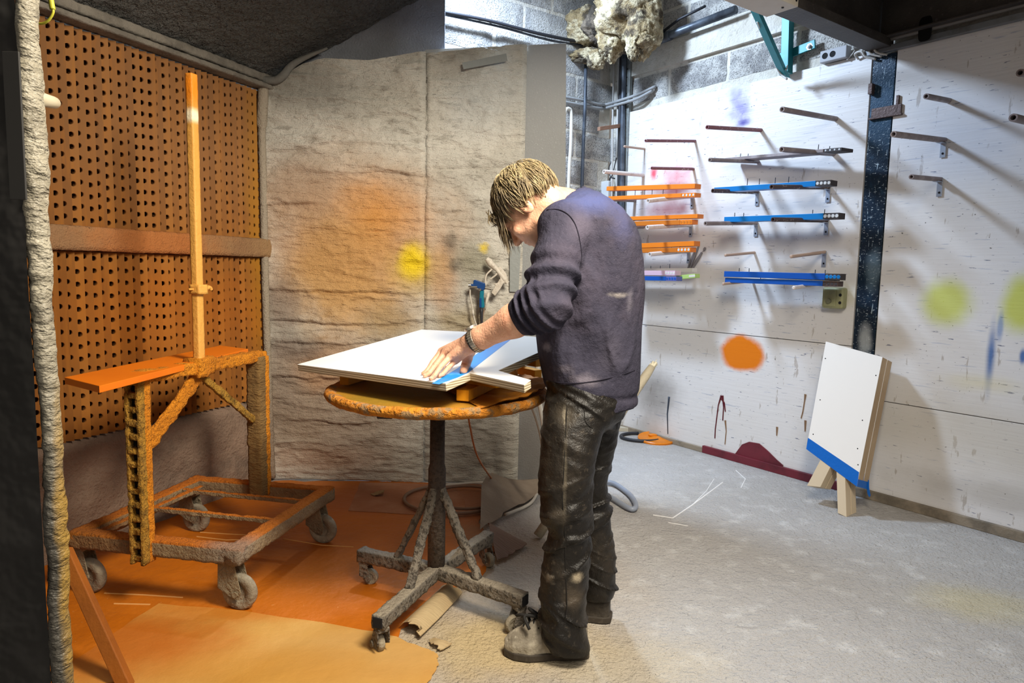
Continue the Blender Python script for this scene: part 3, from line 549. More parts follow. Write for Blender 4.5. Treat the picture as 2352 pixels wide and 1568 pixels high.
MB().tube(bez([Kp(1297, 262, .06), Kp(1300, 252, .06), Kp(1307, 250, .06), Kp(1312, 262, .06), Kp(1311, 330, .06), Kp(1306, 430, .06), Kp(1304, 700, .06)], 8), .013, 10).build('hose', mat('cream_hose', '#d5d0c4', .5), smooth=True, label='cream hose bent over at the top, just right of screen edge', cat='hose')
MB().tube(bez([Kp(1005, 25, .06), Kp(1120, 47, .07), Kp(1250, 80, .07), Kp(1385, 106, .04)], 8), .012, 8).build('cable', m_blkc, smooth=True, label='thick black cable sagging across the upper back block wall', cat='cable')
MB().tube(bez([Kp(1005, 30, .05), Kp(1150, 62, .05), Kp(1270, 94, .05), Kp(1385, 110, .04)], 8), .008, 8).build('cable', m_dkp, smooth=True, label='thinner grey cable just under the black cable on the back wall', cat='cable')
MB().tube([W2(1505, 94, .08), W2(1530, 84, .08), W2(1690, 22, .08)], [.026, .026, .026], 12).tube([W2(1508, 93, .08), W2(1540, 81, .08)], .034, 12).build('pipe', m_dkp, smooth=True, label='dark grey pipe slanting up from the insulation clump to the casing', cat='pipe')
MB().tube([W2(1500, 90, .1), W2(1560, 44, .1), W2(1620, 14, .1)], .009, 8).build('cable', m_blkc, smooth=True, label='thin dark cable slanting up beside the dark pipe', cat='cable')
mb = MB().obox(onW(1430, 284, .012), WD*-.0+onW(1372, 292, .28)-onW(1430, 284, .012), A_([0, 0, -.028]), WD*.03); mb.build('wood_strip', mat('wood_strip', '#8d6a55', .8, bumps=[(50, .003, 3)]), bevel=.002, label='short brown wooden batten sticking out past the left edge of the white sheet', cat='batten')
# ============================================================ RODS AND SLATS ON THE RIGHT WALL
m_rodg = mat('rod_taupe', '#7f7271', .5, layers=[(20, .45, .65, '#9d9190', .7)]); m_rodw = mat('rod_white', '#d8d0cd', .5, layers=[(20, .5, .7, '#b9aaa8', .6)]); m_rodd = mat('rod_dark', '#4a3b3b', .5, layers=[(50, .55, .65, '#9d8f8c', .7)])
m_rodb = mat('rod_wood', '#b39a8a', .6); m_tip = mat('pipe_bore', '#141215', .9); m_brk = mat('bracket_steel', '#aab4c4', .35, .6)
m_rodr = mat('rod_maroon', '#7a4a50', .5, layers=[(60, .6, .66, '#c9b0b0', .6)])
GR = 'rods sticking out of the white wall sheets'
def rod(tip, base, r, m_, label, brk=False, solid=False):
    pb = onW(*base, TH); nv = np.cross(WN, A_([0, 0, 1.])); nv = nrm(nv); pt_ = onP(tip[0], tip[1], pb, nv)
    L = (pt_-pb)@WN
    if not .08 < L < .62: pt_ = pb+(pt_-pb)*(.5/abs(L) if L else 1)
    e_ = empty('wall_rod', pb, label, 'rod', GR)
    b = MB(); d = nrm(pt_-pb)
    (b.tube([pb-d*.004, pt_-d*r*.4, pt_], [r, r, r*.6], 12) if solid else b.pipe(pt_, pb-d*.004, r, r*.62))
    b.build('pipe', m_, e_, auto=40)
    if not solid: MB().lathe(pt_+(-d)*r*2.8, [(0, 0), (r*.62, 0)], d, 12).build('bore', m_tip, e_)
    if brk:
        q = pb+A_([0, 0, -.0]); g = MB().obox(q-WD*.013+A_([0, 0, -.085]), WD*.026, WN*.003, (0, 0, .09)).obox(q-WD*.013+A_([0, 0, -r-.003]), WD*.026, WN*.055, (0, 0, .003)); g.build('bracket', m_brk, e_, bevel=.0008)
        MB().lathe(q+WN*.003+A_([0, 0, -.065]), [(.006, 0), (.004, .003), (0, .003)], WN, 8).build('bracket_screw', m_screw, e_)
    return e_
rods = [((1433, 336), (1480, 342), .0085, m_rodb, 'short thin wooden rod nearest the upper left edge of the white sheet', 0, 1),
 ((1387, 394), (1477, 402), .0145, m_rodw, 'white rod reaching over the corner, above topmost orange slat', 0, 0),
 ((1388, 457), (1458, 460), .0145, m_rodg, 'pale rod holding up the left end of topmost orange slat pair', 0, 0),
 ((1483, 323), (1596, 324), .010, m_rodr, 'maroon rod, topmost of the left column, nothing on it', 0, 0),
 ((1497, 386), (1592, 388), .010, m_rodr, 'maroon-tinted rod just above the topmost orange slat', 0, 0),
 ((1488, 461), (1590, 450), .0145, m_rodw, 'white rod under the right end of topmost orange slat pair', 1, 0),
 ((1487, 522), (1587, 516), .0145, m_rodw, 'white rod under the middle orange slat pair', 1, 0),
 ((1492, 584), (1582, 576), .0145, m_rodw, 'white rod under the lowest orange slat pair', 1, 0),
 ((1400, 524), (1478, 520), .0145, m_rodg, 'brown rod mostly hidden behind the man under the middle orange slats', 0, 0),
 ((1624, 292), (1747, 299), .012, m_rodr, 'empty rod below the purple spray mist, left of centre', 0, 0),
 ((1630, 367), (1740, 371), .0125, m_rodg, 'taupe rod under the left end of the grey plank', 0, 0),
 ((1637, 438), (1740, 441), .0125, m_rodd, 'dark rod under the left end of the upper bright blue slat', 1, 0),
 ((1620, 513), (1737, 512), .0125, m_rodg, 'greenish grey rod under the left end of the lower bright blue slat', 1, 0),
 ((1665, 586), (1732, 580), .009, m_rodb, 'short wooden peg with nothing on it, left of the bracketed peg', 0, 1),
 ((1660, 652), (1728, 645), .009, m_rodb, 'wooden peg under the left end of deep blue slats', 0, 1),
 ((1796, 251), (1919, 273), .0145, m_rodg, 'thick empty grey rod, topmost on the left sheet beside the column', 0, 0),
 ((1795, 343), (1914, 353), .0145, m_rodg, 'grey rod under the right end of the grey plank', 0, 0),
 ((1772, 429), (1903, 430), .0125, m_rodd, 'dark rod under the right end of the upper bright blue slat', 1, 0),
 ((1775, 504), (1899, 506), .0125, m_rodd, 'dark rod under the right end of the lower bright blue slat', 1, 0),
 ((1816, 589), (1894, 579), .010, m_rodb, 'wooden peg on a metal bracket above deep blue slats', 1, 1),
 ((1822, 661), (1892, 650), .011, m_rodw, 'white peg under the right end of deep blue slats', 0, 1),
 ((2127, 221), (2178, 231), .0135, m_rodg, 'short grey rod nearest the shade edge, topmost right of the column', 0, 0),
 ((2052, 308), (2168, 322), .0145, m_rodg, 'long grey rod crossing in front of the navy column', 1, 0),
 ((2093, 406), (2160, 412), .012, m_rodg, 'lowest short grey rod right of the navy column', 1, 0),
 ((2343, 167), (2392, 175), .016, m_rodg, 'rod in the dark shade at the top right picture edge', 0, 0),
 ((2327, 270), (2400, 288), .017, m_rodg, 'rod at the right picture edge just below the shade', 0, 0)]
for r_ in rods: rod(r_[0], r_[1], r_[2], r_[3], r_[4], r_[5], r_[6])
m_blue = mat('bright_blue_paint', '#0f74bd', .35); m_blue2 = mat('deep_blue_paint', '#1450a8', .35); m_or = mat('orange_paint', '#dd7a1c', .4); m_or2 = mat('orange_shaded', '#c06c1c', .45); m_gry = mat('grey_primer', '#857a7a', .5, layers=[(12, .45, .65, '#a39b9c', .7)])  # m_or2 is the same orange with shade put into its colour
m_pink = mat('pink_paint', '#d3b3c2', .45); m_wh = mat('offwhite_paint', '#d3d0cc', .5); m_grn = mat('lime_paint', '#a9c873', .45); m_blk = mat('dark_edge', '#3a3537', .6); m_hw = mat('hole_light', '#c9cdd2', .5)
def slat(L_, R_, off, th, wd, m_, label, group=None, endm=None, pins=(), endlen=.1, hol=m_tip, dips=0):
    th *= 1.45; pL = onW(L_[0], L_[1], off); pR = onW(R_[0], R_[1], off+dips); d = nrm(pR-pL); up = A_([0, 0, 1.]); up = nrm(up-d*(up@d)); n = nrm(np.cross(d, up)); n = n if n@WN > 0 else -n
    e_ = empty('painted_slat', (pL+pR)/2, label, 'slat', group)
    ln = np.linalg.norm(pR-pL); bd = ln-(endlen if endm else 0)
    MB().obox(pL-up*th/2-n*wd, d*bd, n*wd, up*th).build('slat', m_, e_, bevel=.0012)
    if endm:
        MB().obox(pL+d*bd-up*th/2-n*wd, d*endlen, n*wd*.97, up*th).build('drilled_end', endm, e_, bevel=.0012)
        for i in range(4):
            MB().lathe(pL+d*(bd+endlen*(i+.5)/4)-n*wd*.03+n*.0004, [(0, .0006), (th*.27, .0006), (th*.3, 0)], n, 10).build('drill_hole', hol, e_)
    for (x, y0) in pins:      # steel pins standing in the slat
        t = (x-L_[0])/(R_[0]-L_[0]); p = pL+(pR-pL)*t+up*th/2-n*.02; hgt = (y0)/FPX*p[1]
        MB().tube([p-up*.004, p+up*hgt], .0022, 6).build('pin', m_drk if y0 > 0 else m_or2, e_)
    return e_
slat((1665, 366), (1932, 342), .14, .012, .10, m_gry, 'grey plank with a drilled end on the two upper rods', None, m_blk, [(1700, 8), (1720, 6), (1881, 12), (1904, 6)], .11, m_hw, .10)
G1 = 'bright blue slats'
slat((1640, 436), (1908, 419), .31, .020, .07, m_blue, 'upper bright blue slat with a dark drilled end below the grey plank', G1, m_blk, [(1719, 16), (1748, 14), (1785, 14), (1815, 14)], .085, m_hw, -.02)
slat((1663, 504), (1926, 495), .29, .022, .07, m_blue, 'lower bright blue slat with a dark drilled end, second below the grey plank', G1, m_blk, [(1685, 9), (1708, 8), (1868, 9), (1893, 9)], .085, m_hw, -.02)
G1 = 'deep blue slats'
slat((1663, 629), (1930, 636), .26, .024, .06, m_blue2, 'upper of the two deep blue slats stacked above the grey switch', G1, m_blk, [(1697, 8), (1722, 8), (1874, 8), (1895, 8)], .085, m_blue, -.02)
slat((1665, 643), (1924, 652), .25, .020, .06, m_blue2, 'lower of two deep blue slats, with a lilac top edge', G1, m_clamp, [(1750, 5)], .085, m_blk, -.02)
MB().obox(onW(1700, 636, .19), onW(1918, 645, .17)-onW(1700, 636, .19), -WN*.05, (0, 0, .025)).build('black_filler', m_blk, bevel=.001, label='black strip sandwiched between the deep blue slats', cat='strip')
G1 = 'orange slats'
slat((1393, 433), (1596, 427), .30, .021, .06, m_or, 'topmost orange slat held above another on thin dark pins', G1)
slat((1397, 455), (1596, 447), .30, .018, .06, m_or, 'second orange slat from the top with a drilled end on white rod', G1, m_or, [(1459, 15), (1482, 15), (1499, 15), (1524, 15)], .11, m_hw)
slat((1405, 503), (1602, 496), .30, .018, .06, m_or, 'third orange slat from the top, its left end behind the man', G1)
slat((1408, 515), (1589, 509), .30, .021, .06, m_or2, 'fourth orange slat from the top, resting on white rod', G1, m_or, [(1436, 7), (1554, 7)], .1, m_or2)
slat((1420, 566), (1594, 559), .30, .022, .06, m_or, 'fifth orange slat from the top, its left end behind the man', G1)
slat((1420, 576), (1585, 573), .30, .021, .06, m_or2, 'lowest orange slat with a drilled end', G1, m_or, [(1541, 7), (1559, 7)], .11, m_hw)
slat((1420, 621), (1590, 620), .16, .018, .05, m_wh, 'off-white slat lying behind the pink one', None, None, [(1495, 6), (1517, 6), (1538, 10)])
slat((1420, 626), (1550, 627), .30, .022, .06, m_pink, 'pale pink slat with a drilled end on top of the blue one', None, m_pink, [], .09, m_wh)
slat((1420, 638), (1553, 640), .32, .020, .06, m_blue2, 'short blue slat under the pink slat, right behind the man', None, mat('slate_blue', '#5560a6', .4), [], .09, m_blue2)
slat((1553, 637), (1596, 633), .24, .018, .05, m_grn, 'short lime green slat end beside the short blue slat', None, m_grn, [], .05, m_wh)
# grey brush marks on the wall, right of the lowest orange slat
mb = MB()
for a_, b_, r_ in (((1606, 562), (1585, 616), .010), ((1598, 570), (1580, 616), .008), ((1612, 580), (1590, 617), .013), ((1620, 568), (1617, 576), .010), ((1612, 580), (1619, 572), .002)): mb.tube([onW(*a_, TH), onW((a_[0]+b_[0])/2, (a_[1]+b_[1])/2, TH), onW(*b_, TH)], [r_*.6, r_, r_*.7], 6)
mb.build('brush_mark', mat('brush_grey', '#7f7b7d', .6), label='grey paint brush strokes on the wall beside lowest orange slat', cat='paint', kind='stuff')
# switch
k = Wsz(1929, 684); r_ = empty('wall_switch', Wp(k[0], TH, k[1]), 'greenish grey square wall switch with a round knob below deep blue slats', 'switch')
m_sw = mat('switch_green', '#9a9a73', .5, layers=[(14, .4, .7, '#7f7f62', .6)])
MB().obox(Wp(k[0]-.068, TH, k[1]-.06), WD*.125, WN*.055, (0, 0, .12)).build('housing', m_sw, r_, bevel=.014, seg=4)
MB().obox(Wp(k[0]-.052, TH+.055, k[1]-.048), WD*.07, WN*.004, (0, 0, .095)).build('cover', m_sw, r_, bevel=.006)
MB().lathe(Wp(k[0]-.02, TH+.058, k[1]-.018), [(.015, 0), (.013, .012), (0, .012)], WN, 16).build('knob', mat('knob_grey', '#6f6f5a', .5), r_, auto=40)
mb = MB()
for dz in (.018, -.025): mb.lathe(Wp(k[0]+.042, TH+.056, k[1]+dz), [(.009, 0), (0, .0012)], WN, 10)
mb.build('plug_hole', m_dkhole, r_)
# ============================================================ FLOOR ITEMS BY THE RIGHT WALL
p = atZ(1418, 988); r_ = empty('paint_bucket', p, 'white plastic bucket standing in the corner behind the man', 'bucket'); p = p+A_([0, .16, 0])
m_bk = mat('bucket_white', '#cdcfd2', .45, layers=[((9, 9, 3), .55, .7, '#8d8a88', .5)])
MB().lathe(p, [(0, .004), (.125, .0), (.145, .26), (.15, .262), (.15, .30), (.145, .302), (.155, .31), (.155, .33), (.148, .33), (.135, .06), (0, .05)], (0, 0, 1), 32).build('pail', m_bk, r_, auto=40)
MB().lathe(p, [(0.0, .335), (.157, .335), (.157, .322)], (0, 0, 1), 32).build('rim_lid', m_bk, r_, auto=40)
MB().tube(bez([p+A_([.15, -.02, .27]), p+A_([.13, -.12, .22]), p+A_([0, -.17, .2]), p+A_([-.13, -.1, .24])], 8), .003, 6).build('handle', m_steel, r_)
MB().obox(atZ(1380, 996)+A_([0, .1, 0]), (.36, -.02, 0), (0, .2, 0), (0, 0, .03)).build('floor_board', mat('pale_board', '#b8b09e', .7), bevel=.003, label='pale low board on the floor under the white bucket edge', cat='board').location.y += .0
p = atZ(1507, 1012); r_ = empty('bucket_cover', p, 'orange paint-covered bucket lid lying on the floor by the wall', 'lid')
m_lid = mat('lid_orange', '#d97c10', .35, bumps=[(25, .004, 3)]); 
MB().lathe(p+A_([0, 0, .012]), [(0, .02), (.02, .021), (.04, .014), (.12, .012), (.128, .017), (.134, .012), (.134, .0), (0, .0)], (0.0, -.10, 1), 40).build('disc', m_lid, r_, auto=50)
mb = MB(); mb.sph(p+A_([-.02, .03, .035]), (.035, .02, .012), 12); mb.build('paint_lump', m_lid, r_, smooth=True)
mb = MB().tube([p+A_([.15*math.cos(a)-.10, .12*math.sin(a)+.05, .014]) for a in np.linspace(.5*math.pi, 1.75*math.pi, 30)], .012, 8); mb.build('rubber_hose', m_blkc, smooth=True, label='dark rubber hose curled round the left of the orange lid', cat='hose')
# leaning pole wrapped in masking paper
a = atY(1500, 838, 3.35); b = atY(1448, 915, 3.28); d = nrm(b-a); e_ = a+d*(a[2]/-d[2])
r_ = empty('wrapped_pole', e_, 'cream wrapped pole leaning behind the man, torn end up', 'pole')
MB().tube([a+d*.01, a+d*.06, a+d*.3, e_-d*.02], [.018, .022, .024, .022], 12).build('pole', mat('pole_cream', '#b3aa96', .7, bumps=[(30, .006, 3)]), r_, smooth=True)
mb = MB()
for i in range(6):
    o_ = A_([.012*math.cos(i), .012*math.sin(i), 0]); mb.tube([a+d*.02+o_*.6, a-d*(.008+.006*(i % 3))+o_*1.2], [.009, .006], 6)
mb.tube([a, a-d*.035], .002, 5); mb.build('torn_end', mat('pole_tip', '#ddd6bf', .7), r_, smooth=True)
# ============================================================ LEANING PANELS
m_face = mat('panel_face', '#e8e4df', .5, spec=.3); m_ply = mat('ply_edge', '#a58d70', .7, layers=[((2, 2, 3), .4, .7, '#c3ab8b', .5)], bumps=[(70, .001, 2)]); m_ply2 = mat('ply_edge_pale', '#cdbb9f', .65)
m_bt = mat('blue_tape', '#0560b8', .45, bumps=[(40, .0012, 2)])
F1 = atZ(1944, 1187); F2 = atZ(1884, 1118); T1 = onW(2022, 818, .165); T2 = onW(1897, 784, .150)
nL = nrm(np.cross(T2-F1, T1-F1)); nL = nL if nL@WN > 0 else -nL
def LP(x, y): return onP(x, y, F1, nL)
body = [LP(1897, 784), LP(2027, 820), LP(1968, 1117), LP(1852, 1031)]
legL = [LP(1884, 1056), LP(1910, 1066), LP(1884, 1118), LP(1853, 1115)]; legR = [LP(1921, 1083), LP(1941, 1097), LP(1944, 1187), LP(1924, 1178)]
uu = nrm(body[1]-body[0]); 
for k, lab in enumerate(('white faced panel with two splayed legs leaning on the right wall, front one', 'second identical legged panel close behind the front one')):
    bk = -nL*(.058*k)
    r_ = empty('legged_panel', F1+bk, lab, 'panel', 'legged white panels'); t_ = -nL*.054
    MB().prism([q+bk for q in body], t_).build('core', m_ply, r_, bevel=.001)
    MB().prism([q+bk+nL*.0006 for q in body], -nL*.0018).build('white_face', m_face, r_)
    for lg in (legL, legR):
        q = [lg[0]+(lg[0]-lg[3])*.12, lg[1]+(lg[1]-lg[2])*.12, lg[2], lg[3]]; MB().prism([z+bk-nL*.001 for z in q], t_*.95).build('leg', m_ply2, r_, bevel=.001)
    if k == 0:
        mb = MB()
        for x, y in [(2012, 862), (1896, 823), (1981, 965), (1868, 997), (1970, 1030), (1971, 1067), (1884, 918)]: mb.lathe(LP(x, y)+nL*.0007, [(0, .0004), (.0035, .0004)], nL, 8)
        mb.build('screw_hole', m_dkhole, r_)
    e_ = 1.5*.001
    tp = [LP(1856, 1005), LP(1973, 1084), LP(1968, 1117), LP(1852, 1031)]
    if k == 0: MB().prism([q+nL*.0012 for q in tp], -nL*.001).build('blue_tape', m_bt, r_, label='blue masking tape band')
    dn = nrm(tp[2]-tp[1]); rt_ = nrm(np.cross(nL, dn)); rt_ = rt_ if rt_@uu > 0 else -rt_
    MB().obox(tp[1]+bk+nL*.001+rt_*.0005, tp[2]-tp[1], -nL*.057, rt_*.0012).build('blue_tape', m_bt, r_, label='blue masking tape band')
Q_ = tp[2]-nL*.116
tlp = [Q_+rt_*x_*.001+A_([0, 0, z_*.001]) for x_, z_ in ((-12, 50), (4, 50), (8, 10), (18, -30), (12, -40), (2, -25), (-6, 10))]
MB().prism(tlp, -nL*.001).build('tape_tail', m_bt, label='loose tail of blue tape hanging at the rear panel corner', cat='tape')
# ============================================================ INSULATION CLUMP in the upper corner
m_ins = mat('mineral_wool', '#a08b66', .95, layers=[((9, 9, 9), .44, .58, '#dccdaa', .9), ((7, 7, 7), .53, .62, '#4c4238', .9), (30, .5, .7, '#8b7a64', .6)], bumps=[(22, .03, 5), (80, .01, 4)])
m_insd = mat('mineral_wool_dark', '#4d453d', .95, layers=[((9, 9, 9), .5, .62, '#8a7c6b', .8)], bumps=[(25, .03, 5)])
r_ = empty('insulation_clump', onW(1420, 130, .3), 'large crumpled clump of yellowed mineral wool hanging in the top corner', 'insulation')
def clump(px, py, rx, rz, off, seed, m_, amp=.35, name='tuft'):
    c = onW(px, py, off); sc = c[1]/FPX; R_ = A_([rx*sc, (rx+rz)/2*sc*.8, rz*sc]); n1, n2 = 56, 40; G = np.zeros((n2+1, n1+1, 3))
    T, Pp = np.meshgrid(np.linspace(0, math.pi, n2+1), np.linspace(0, 2*math.pi, n1+1), indexing='ij'); D = np.stack([np.sin(T)*np.cos(Pp), np.sin(T)*np.sin(Pp), np.cos(T)], -1)
    rg = 1+amp*(fbm(D*1.8+seed, 4))+amp*.9*(.5-np.abs(fbm(D*3.5+seed*2, 3)))+amp*.35*(.4-np.abs(fbm(D*9+seed, 2)))
    rg = rg + .05*fbm(D*16+seed, 2)
    G = c+D*R_*rg[..., None]; MB().grid(G).build(name, m_, r_, smooth=True)
clump(1440, 25, 64, 62, .30, 3, m_ins); clump(1350, 62, 46, 34, .34, 8, m_ins, .45); clump(1478, 55, 38, 55, .26, 12, m_ins, .4); clump(1405, 95, 26, 34, .36, 15, m_ins, .5)
clump(1455, 108, 14, 24, .34, 19, m_ins, .5); clump(1392, 60, 40, 40, .30, 22, m_insd, .4); clump(1430, 100, 40, 20, .22, 25, m_insd, .4); clump(1410, 30, 30, 34, .38, 29, m_ins, .5); clump(1483, 92, 18, 14, .3, 41, m_ins, .5)
r_ = empty('insulation_scrap', onW(1350, 130, .3), 'smaller torn scrap of wool sagging below the big clump', 'insulation')
clump(1352, 128, 34, 13, .32, 31, m_ins, .5); clump(1368, 136, 18, 18, .34, 37, m_ins, .45)
# ============================================================ BOOTH FLOOR COVERING
def ragged(pts, z, rag=.006, sub=7, seed=0):
    """closed outline through floor pixels with a slightly torn edge"""
    W_ = [atZ(x, y, z) if len((x, y)) == 2 else None for x, y in pts]; out = []; rg = np.random.default_rng(seed)
    for i in range(len(W_)):
        a, b = W_[i], W_[(i+1) % len(W_)]; n = nrm(A_([-(b-a)[1], (b-a)[0], 0])+1e-9)
        for j in range(sub): out.append(a+(b-a)*j/sub+n*(rg.normal(0, rag) if j else 0))
    return out
m_ofl = mat('orange_sheet', '#bd660a', .5, layers=[(2.2, .35, .7, '#a85808', .7), ((7, 7, 7), .55, .7, '#c7701c', .5), ((90, 90, 90), .68, .74, '#e0b070', .5)], blots=[(tuple(atZ(900, 1120)), (.22, .10, .1), '#b9a894', .85, .4, 7), (tuple(atZ(760, 1120)), (.6, .2, .1), '#cc7c3c', .6, .4, 4), (tuple(atZ(870, 1150)), (.42, .25, .1), '#b87048', .7, .3, 5), (tuple(atZ(1060, 1150)), (.35, .45, .1), '#a07058', .75, .35, 5), (tuple(atZ(1120, 1230)), (.25, .3, .1), '#8f6a4c', .7, .35, 5), (tuple(atZ(700, 1250)), (.5, .25, .1), '#9a4c08', .6, .35, 4)], bumps=[((5, 5, 5), .012, 3), (60, .002, 3)])
m_ofl2 = mat('tan_sheet', '#c9984a', .62, layers=[(2.5, .35, .7, '#b5762a', .7)], blots=[(tuple(atZ(300, 1480)), (.5, .3, .1), '#b8600e', .85, .3, 4), (tuple(atZ(560, 1400)), (.55, .12, .1), '#c07018', .7, .3, 4), (tuple(atZ(850, 1500)), (.45, .3, .1), '#c39a5c', .8, .3, 4), (tuple(atZ(640, 1540)), (.5, .16, .1), '#c28a38', .6, .4, 4)], bumps=[((4, 4, 4), .012, 3), (70, .0015, 3)])
def sheet_floor(pts, z, th, m_, name, label, rag=.004, seed=1, sub=7):
    o = ragged(pts, z, rag, sub, seed)
    # triangulated lid keeps the torn outline; a fine undulation comes from the relief
    return MB().prism(o, (0, 0, -th)).build(name, m_, label=label, cat='sheet', group=None)
sheet_floor([(632, 1104), (870, 1104), (935, 1106), (1105, 1112), (1112, 1150), (1100, 1195), (1118, 1235), (1138, 1262), (1100, 1330), (1052, 1345), (960, 1400), (915, 1462), (880, 1600), (-200, 1600), (-400, 1300), (250, 1180)], .004, .0035, m_ofl, 'floor_sheet', 'glossy deep orange paint-covered sheet on the booth floor under trolley and turntable', .006, 3)
sheet_floor([(365, 1385), (560, 1402), (880, 1452), (985, 1490), (1004, 1500), (1008, 1525), (990, 1558), (960, 1600), (100, 1610), (150, 1530)], .0075, .003, m_ofl2, 'floor_sheet', 'tan orange cardboard sheet with a torn right edge in the foreground', .003, 5)
sheet_floor([(828, 1107), (1040, 1112), (1068, 1150), (1066, 1188), (800, 1172)], .0062, .002, mat('dusty_card', '#a87050', .8, layers=[(6, .4, .7, '#b98a6c', .7)], bumps=[(50, .002, 3)]), 'floor_card', 'dusty pink-brown card lying flat under the coiled hose', .002, 8)
m_crk = mat('worn_crease', '#d59a58', .7); mb = MB()
for pts in ([(460, 1222), (520, 1226), (600, 1230)], [(452, 1232), (520, 1240), (600, 1238)], [(240, 1362), (330, 1366), (420, 1372)], [(262, 1386), (345, 1388)], [(650, 1237), (740, 1252), (812, 1256)]): mb.tube([atZ(x, y, .004) for x, y in pts], .0032, 5)
mb.build('crease_line', m_crk, label='pale worn crease lines across the orange booth floor sheet', cat='crease', kind='stuff')
# curled corrugated cardboard
m_card = mat('card', '#8d7d6c', .85, layers=[((6, 6, 6), .4, .7, '#a39482', .7)], bumps=[((12, 260, 12), .004, 1), (40, .003, 2)]); m_card2 = mat('card_tan', '#a8906a', .85, layers=[((6, 6, 6), .4, .7, '#bba57e', .7)], bumps=[((12, 260, 12), .004, 1)])
def curl(edgeA, edgeB, lift, name, label, m_, n=14, th=.003, rag=.012, seed=1, round_=1.0):
    """sheet between two poly-lines of floor pixels, arched up in between"""
    rg = np.random.default_rng(seed); a = [atZ(x, y, .01) for x, y in edgeA]; b = [atZ(x, y, .01) for x, y in edgeB]; ta = np.linspace(0, 1, n)
    def res(P): P = A_(P); u = np.linspace(0, 1, len(P)); return np.stack([np.interp(ta, u, P[:, i]) for i in range(3)], 1)
    a, b = res(a), res(b); G = np.zeros((n, 12, 3))
    for i in range(n):
        for j in range(12):
            t = j/11; G[i, j] = a[i]*(1-t)+b[i]*t+A_([0, 0, lift(ta[i], t)])
    G[0] += rg.normal(0, rag, (12, 3))*[1, 1, .3]; G[-1] += rg.normal(0, rag, (12, 3))*[1, 1, .3]
    G[..., 2] = np.maximum(G[..., 2], .012); b_ = MB().grid(G); G2 = G.copy(); G2[..., 2] -= th; b_.grid(G2[::-1])
    for x, y in ((G[0], G2[0]), (G2[-1], G[-1]), (G2[:, 0], G[:, 0]), (G[:, -1], G2[:, -1])): b_.grid(np.stack([x, y]))
    return b_.build(name, m_, label=label, cat='cardboard', auto=35)
curl([(1130, 1120), (1105, 1160), (1103, 1222)], [(1200, 1118), (1236, 1104), (1250, 1130)], lambda s, t: .10*(1-t)*math.sin(math.pi*min(1, .25+s*.75))+.015, 'cardboard_flap', 'large grey corrugated cardboard flap curling up beside the coiled hose', m_card, rag=.008, seed=2)
curl([(1122, 1226), (1124, 1262), (1140, 1292)], [(1170, 1232), (1212, 1252), (1190, 1268)], lambda s, t: .085*math.sin(math.pi*(.15+.85*s))*(1-t)+.01, 'cardboard_flap', 'small brown curled cardboard flap at the end of the turntable foot', mat('card_brown', '#7c6150', .85, bumps=[((12, 260, 12), .004, 1)]), rag=.006, seed=4)
curl([(1010, 1352), (960, 1400), (920, 1440)], [(1062, 1362), (1010, 1420), (968, 1464)], lambda s, t: .03*math.sin(math.pi*t)+.01*s, 'cardboard_flap', 'tan torn cardboard strip between the near turntable feet', m_card2, rag=.006, seed=6)
curl([(985, 1468), (990, 1480)], [(1040, 1478), (1012, 1494)], lambda s, t: .012*math.sin(math.pi*t), 'cardboard_flap', 'tiny scrap of cardboard at the tip of the tan sheet', m_card2, n=6, rag=.004, seed=7)
curl([(852, 1134), (858, 1138)], [(884, 1131), (880, 1138)], lambda s, t: .02*t, 'cardboard_flap', 'tiny curled scrap on the orange sheet behind turntable', m_card2, n=5, rag=.004, seed=9)
# hoses
m_hose = mat('taupe_hose', '#8a6f5c', .6); m_hgr = mat('grey_hose', '#8b93a2', .4); m_hw2 = mat('white_hose', '#c9c2b5', .5)
def loop(cx, cy, rx, ry, a0, a1, z=.02, n=40): return [atZ(cx+rx*math.cos(a), cy+ry*math.sin(a), z) for a in np.linspace(a0, a1, n)]
MB().tube(loop(1040, 1146, 112, 33, -.9, 4.6), .009, 8).tube(loop(1070, 1142, 80, 26, -2.6, 2.0, .028), .008, 8).build('hose', m_hose, smooth=True, label='coiled dusty brown hose on the booth floor behind the turntable', cat='hose')
MB().tube(bez([atZ(1010, 1115, .02), atZ(1100, 1108, .02), atZ(1180, 1112, .02)], 8)+bez([atZ(1236, 1130, .02), atZ(1215, 1158, .02), atZ(1160, 1182, .02)], 8), .008, 8).build('hose', m_hw2, smooth=True, label='pale hose running along the quilt foot towards the man', cat='hose')
MB().tube(bez([atZ(1320, 1120, .02), atZ(1396, 1107, .02), atZ(1440, 1130, .02), atZ(1460, 1158, .02), atZ(1448, 1168, .02), atZ(1400, 1140, .02), atZ(1330, 1100, .02)], 10), .0135, 10).build('hose', m_hgr, smooth=True, label='loop of smooth grey hose on the floor right of the legs', cat='hose')
MB().tube(bez([atY(1075, 945, 2.95), atY(1080, 980, 3.0), atY(1098, 1050, 3.1), atZ(1138, 1112, .02)], 10), .0045, 8).build('cord', mat('orange_cord', '#b06a3c', .5), smooth=True, label='thin orange-brown cord hanging from the turntable to the floor', cat='cord')
MB().tube(bez([atY(1212, 915, 2.95), atY(1228, 950, 3.0), atY(1242, 1000, 3.05), atY(1250, 1060, 3.1), atZ(1262, 1128, .02)], 10), .007, 8).build('hose', m_hw2, smooth=True, label='thin pale hose hanging behind the man, left one', cat='hose')
MB().tube(bez([atY(1234, 820, 3.2), atY(1236, 900, 3.2), atY(1246, 960, 3.2), atY(1262, 1040, 3.2), atZ(1290, 1120, .02)], 10), .012, 10).build('hose', mat('white_hose2', '#d8d4cb', .5), smooth=True, label='thicker white hose hanging right behind the man', cat='hose')

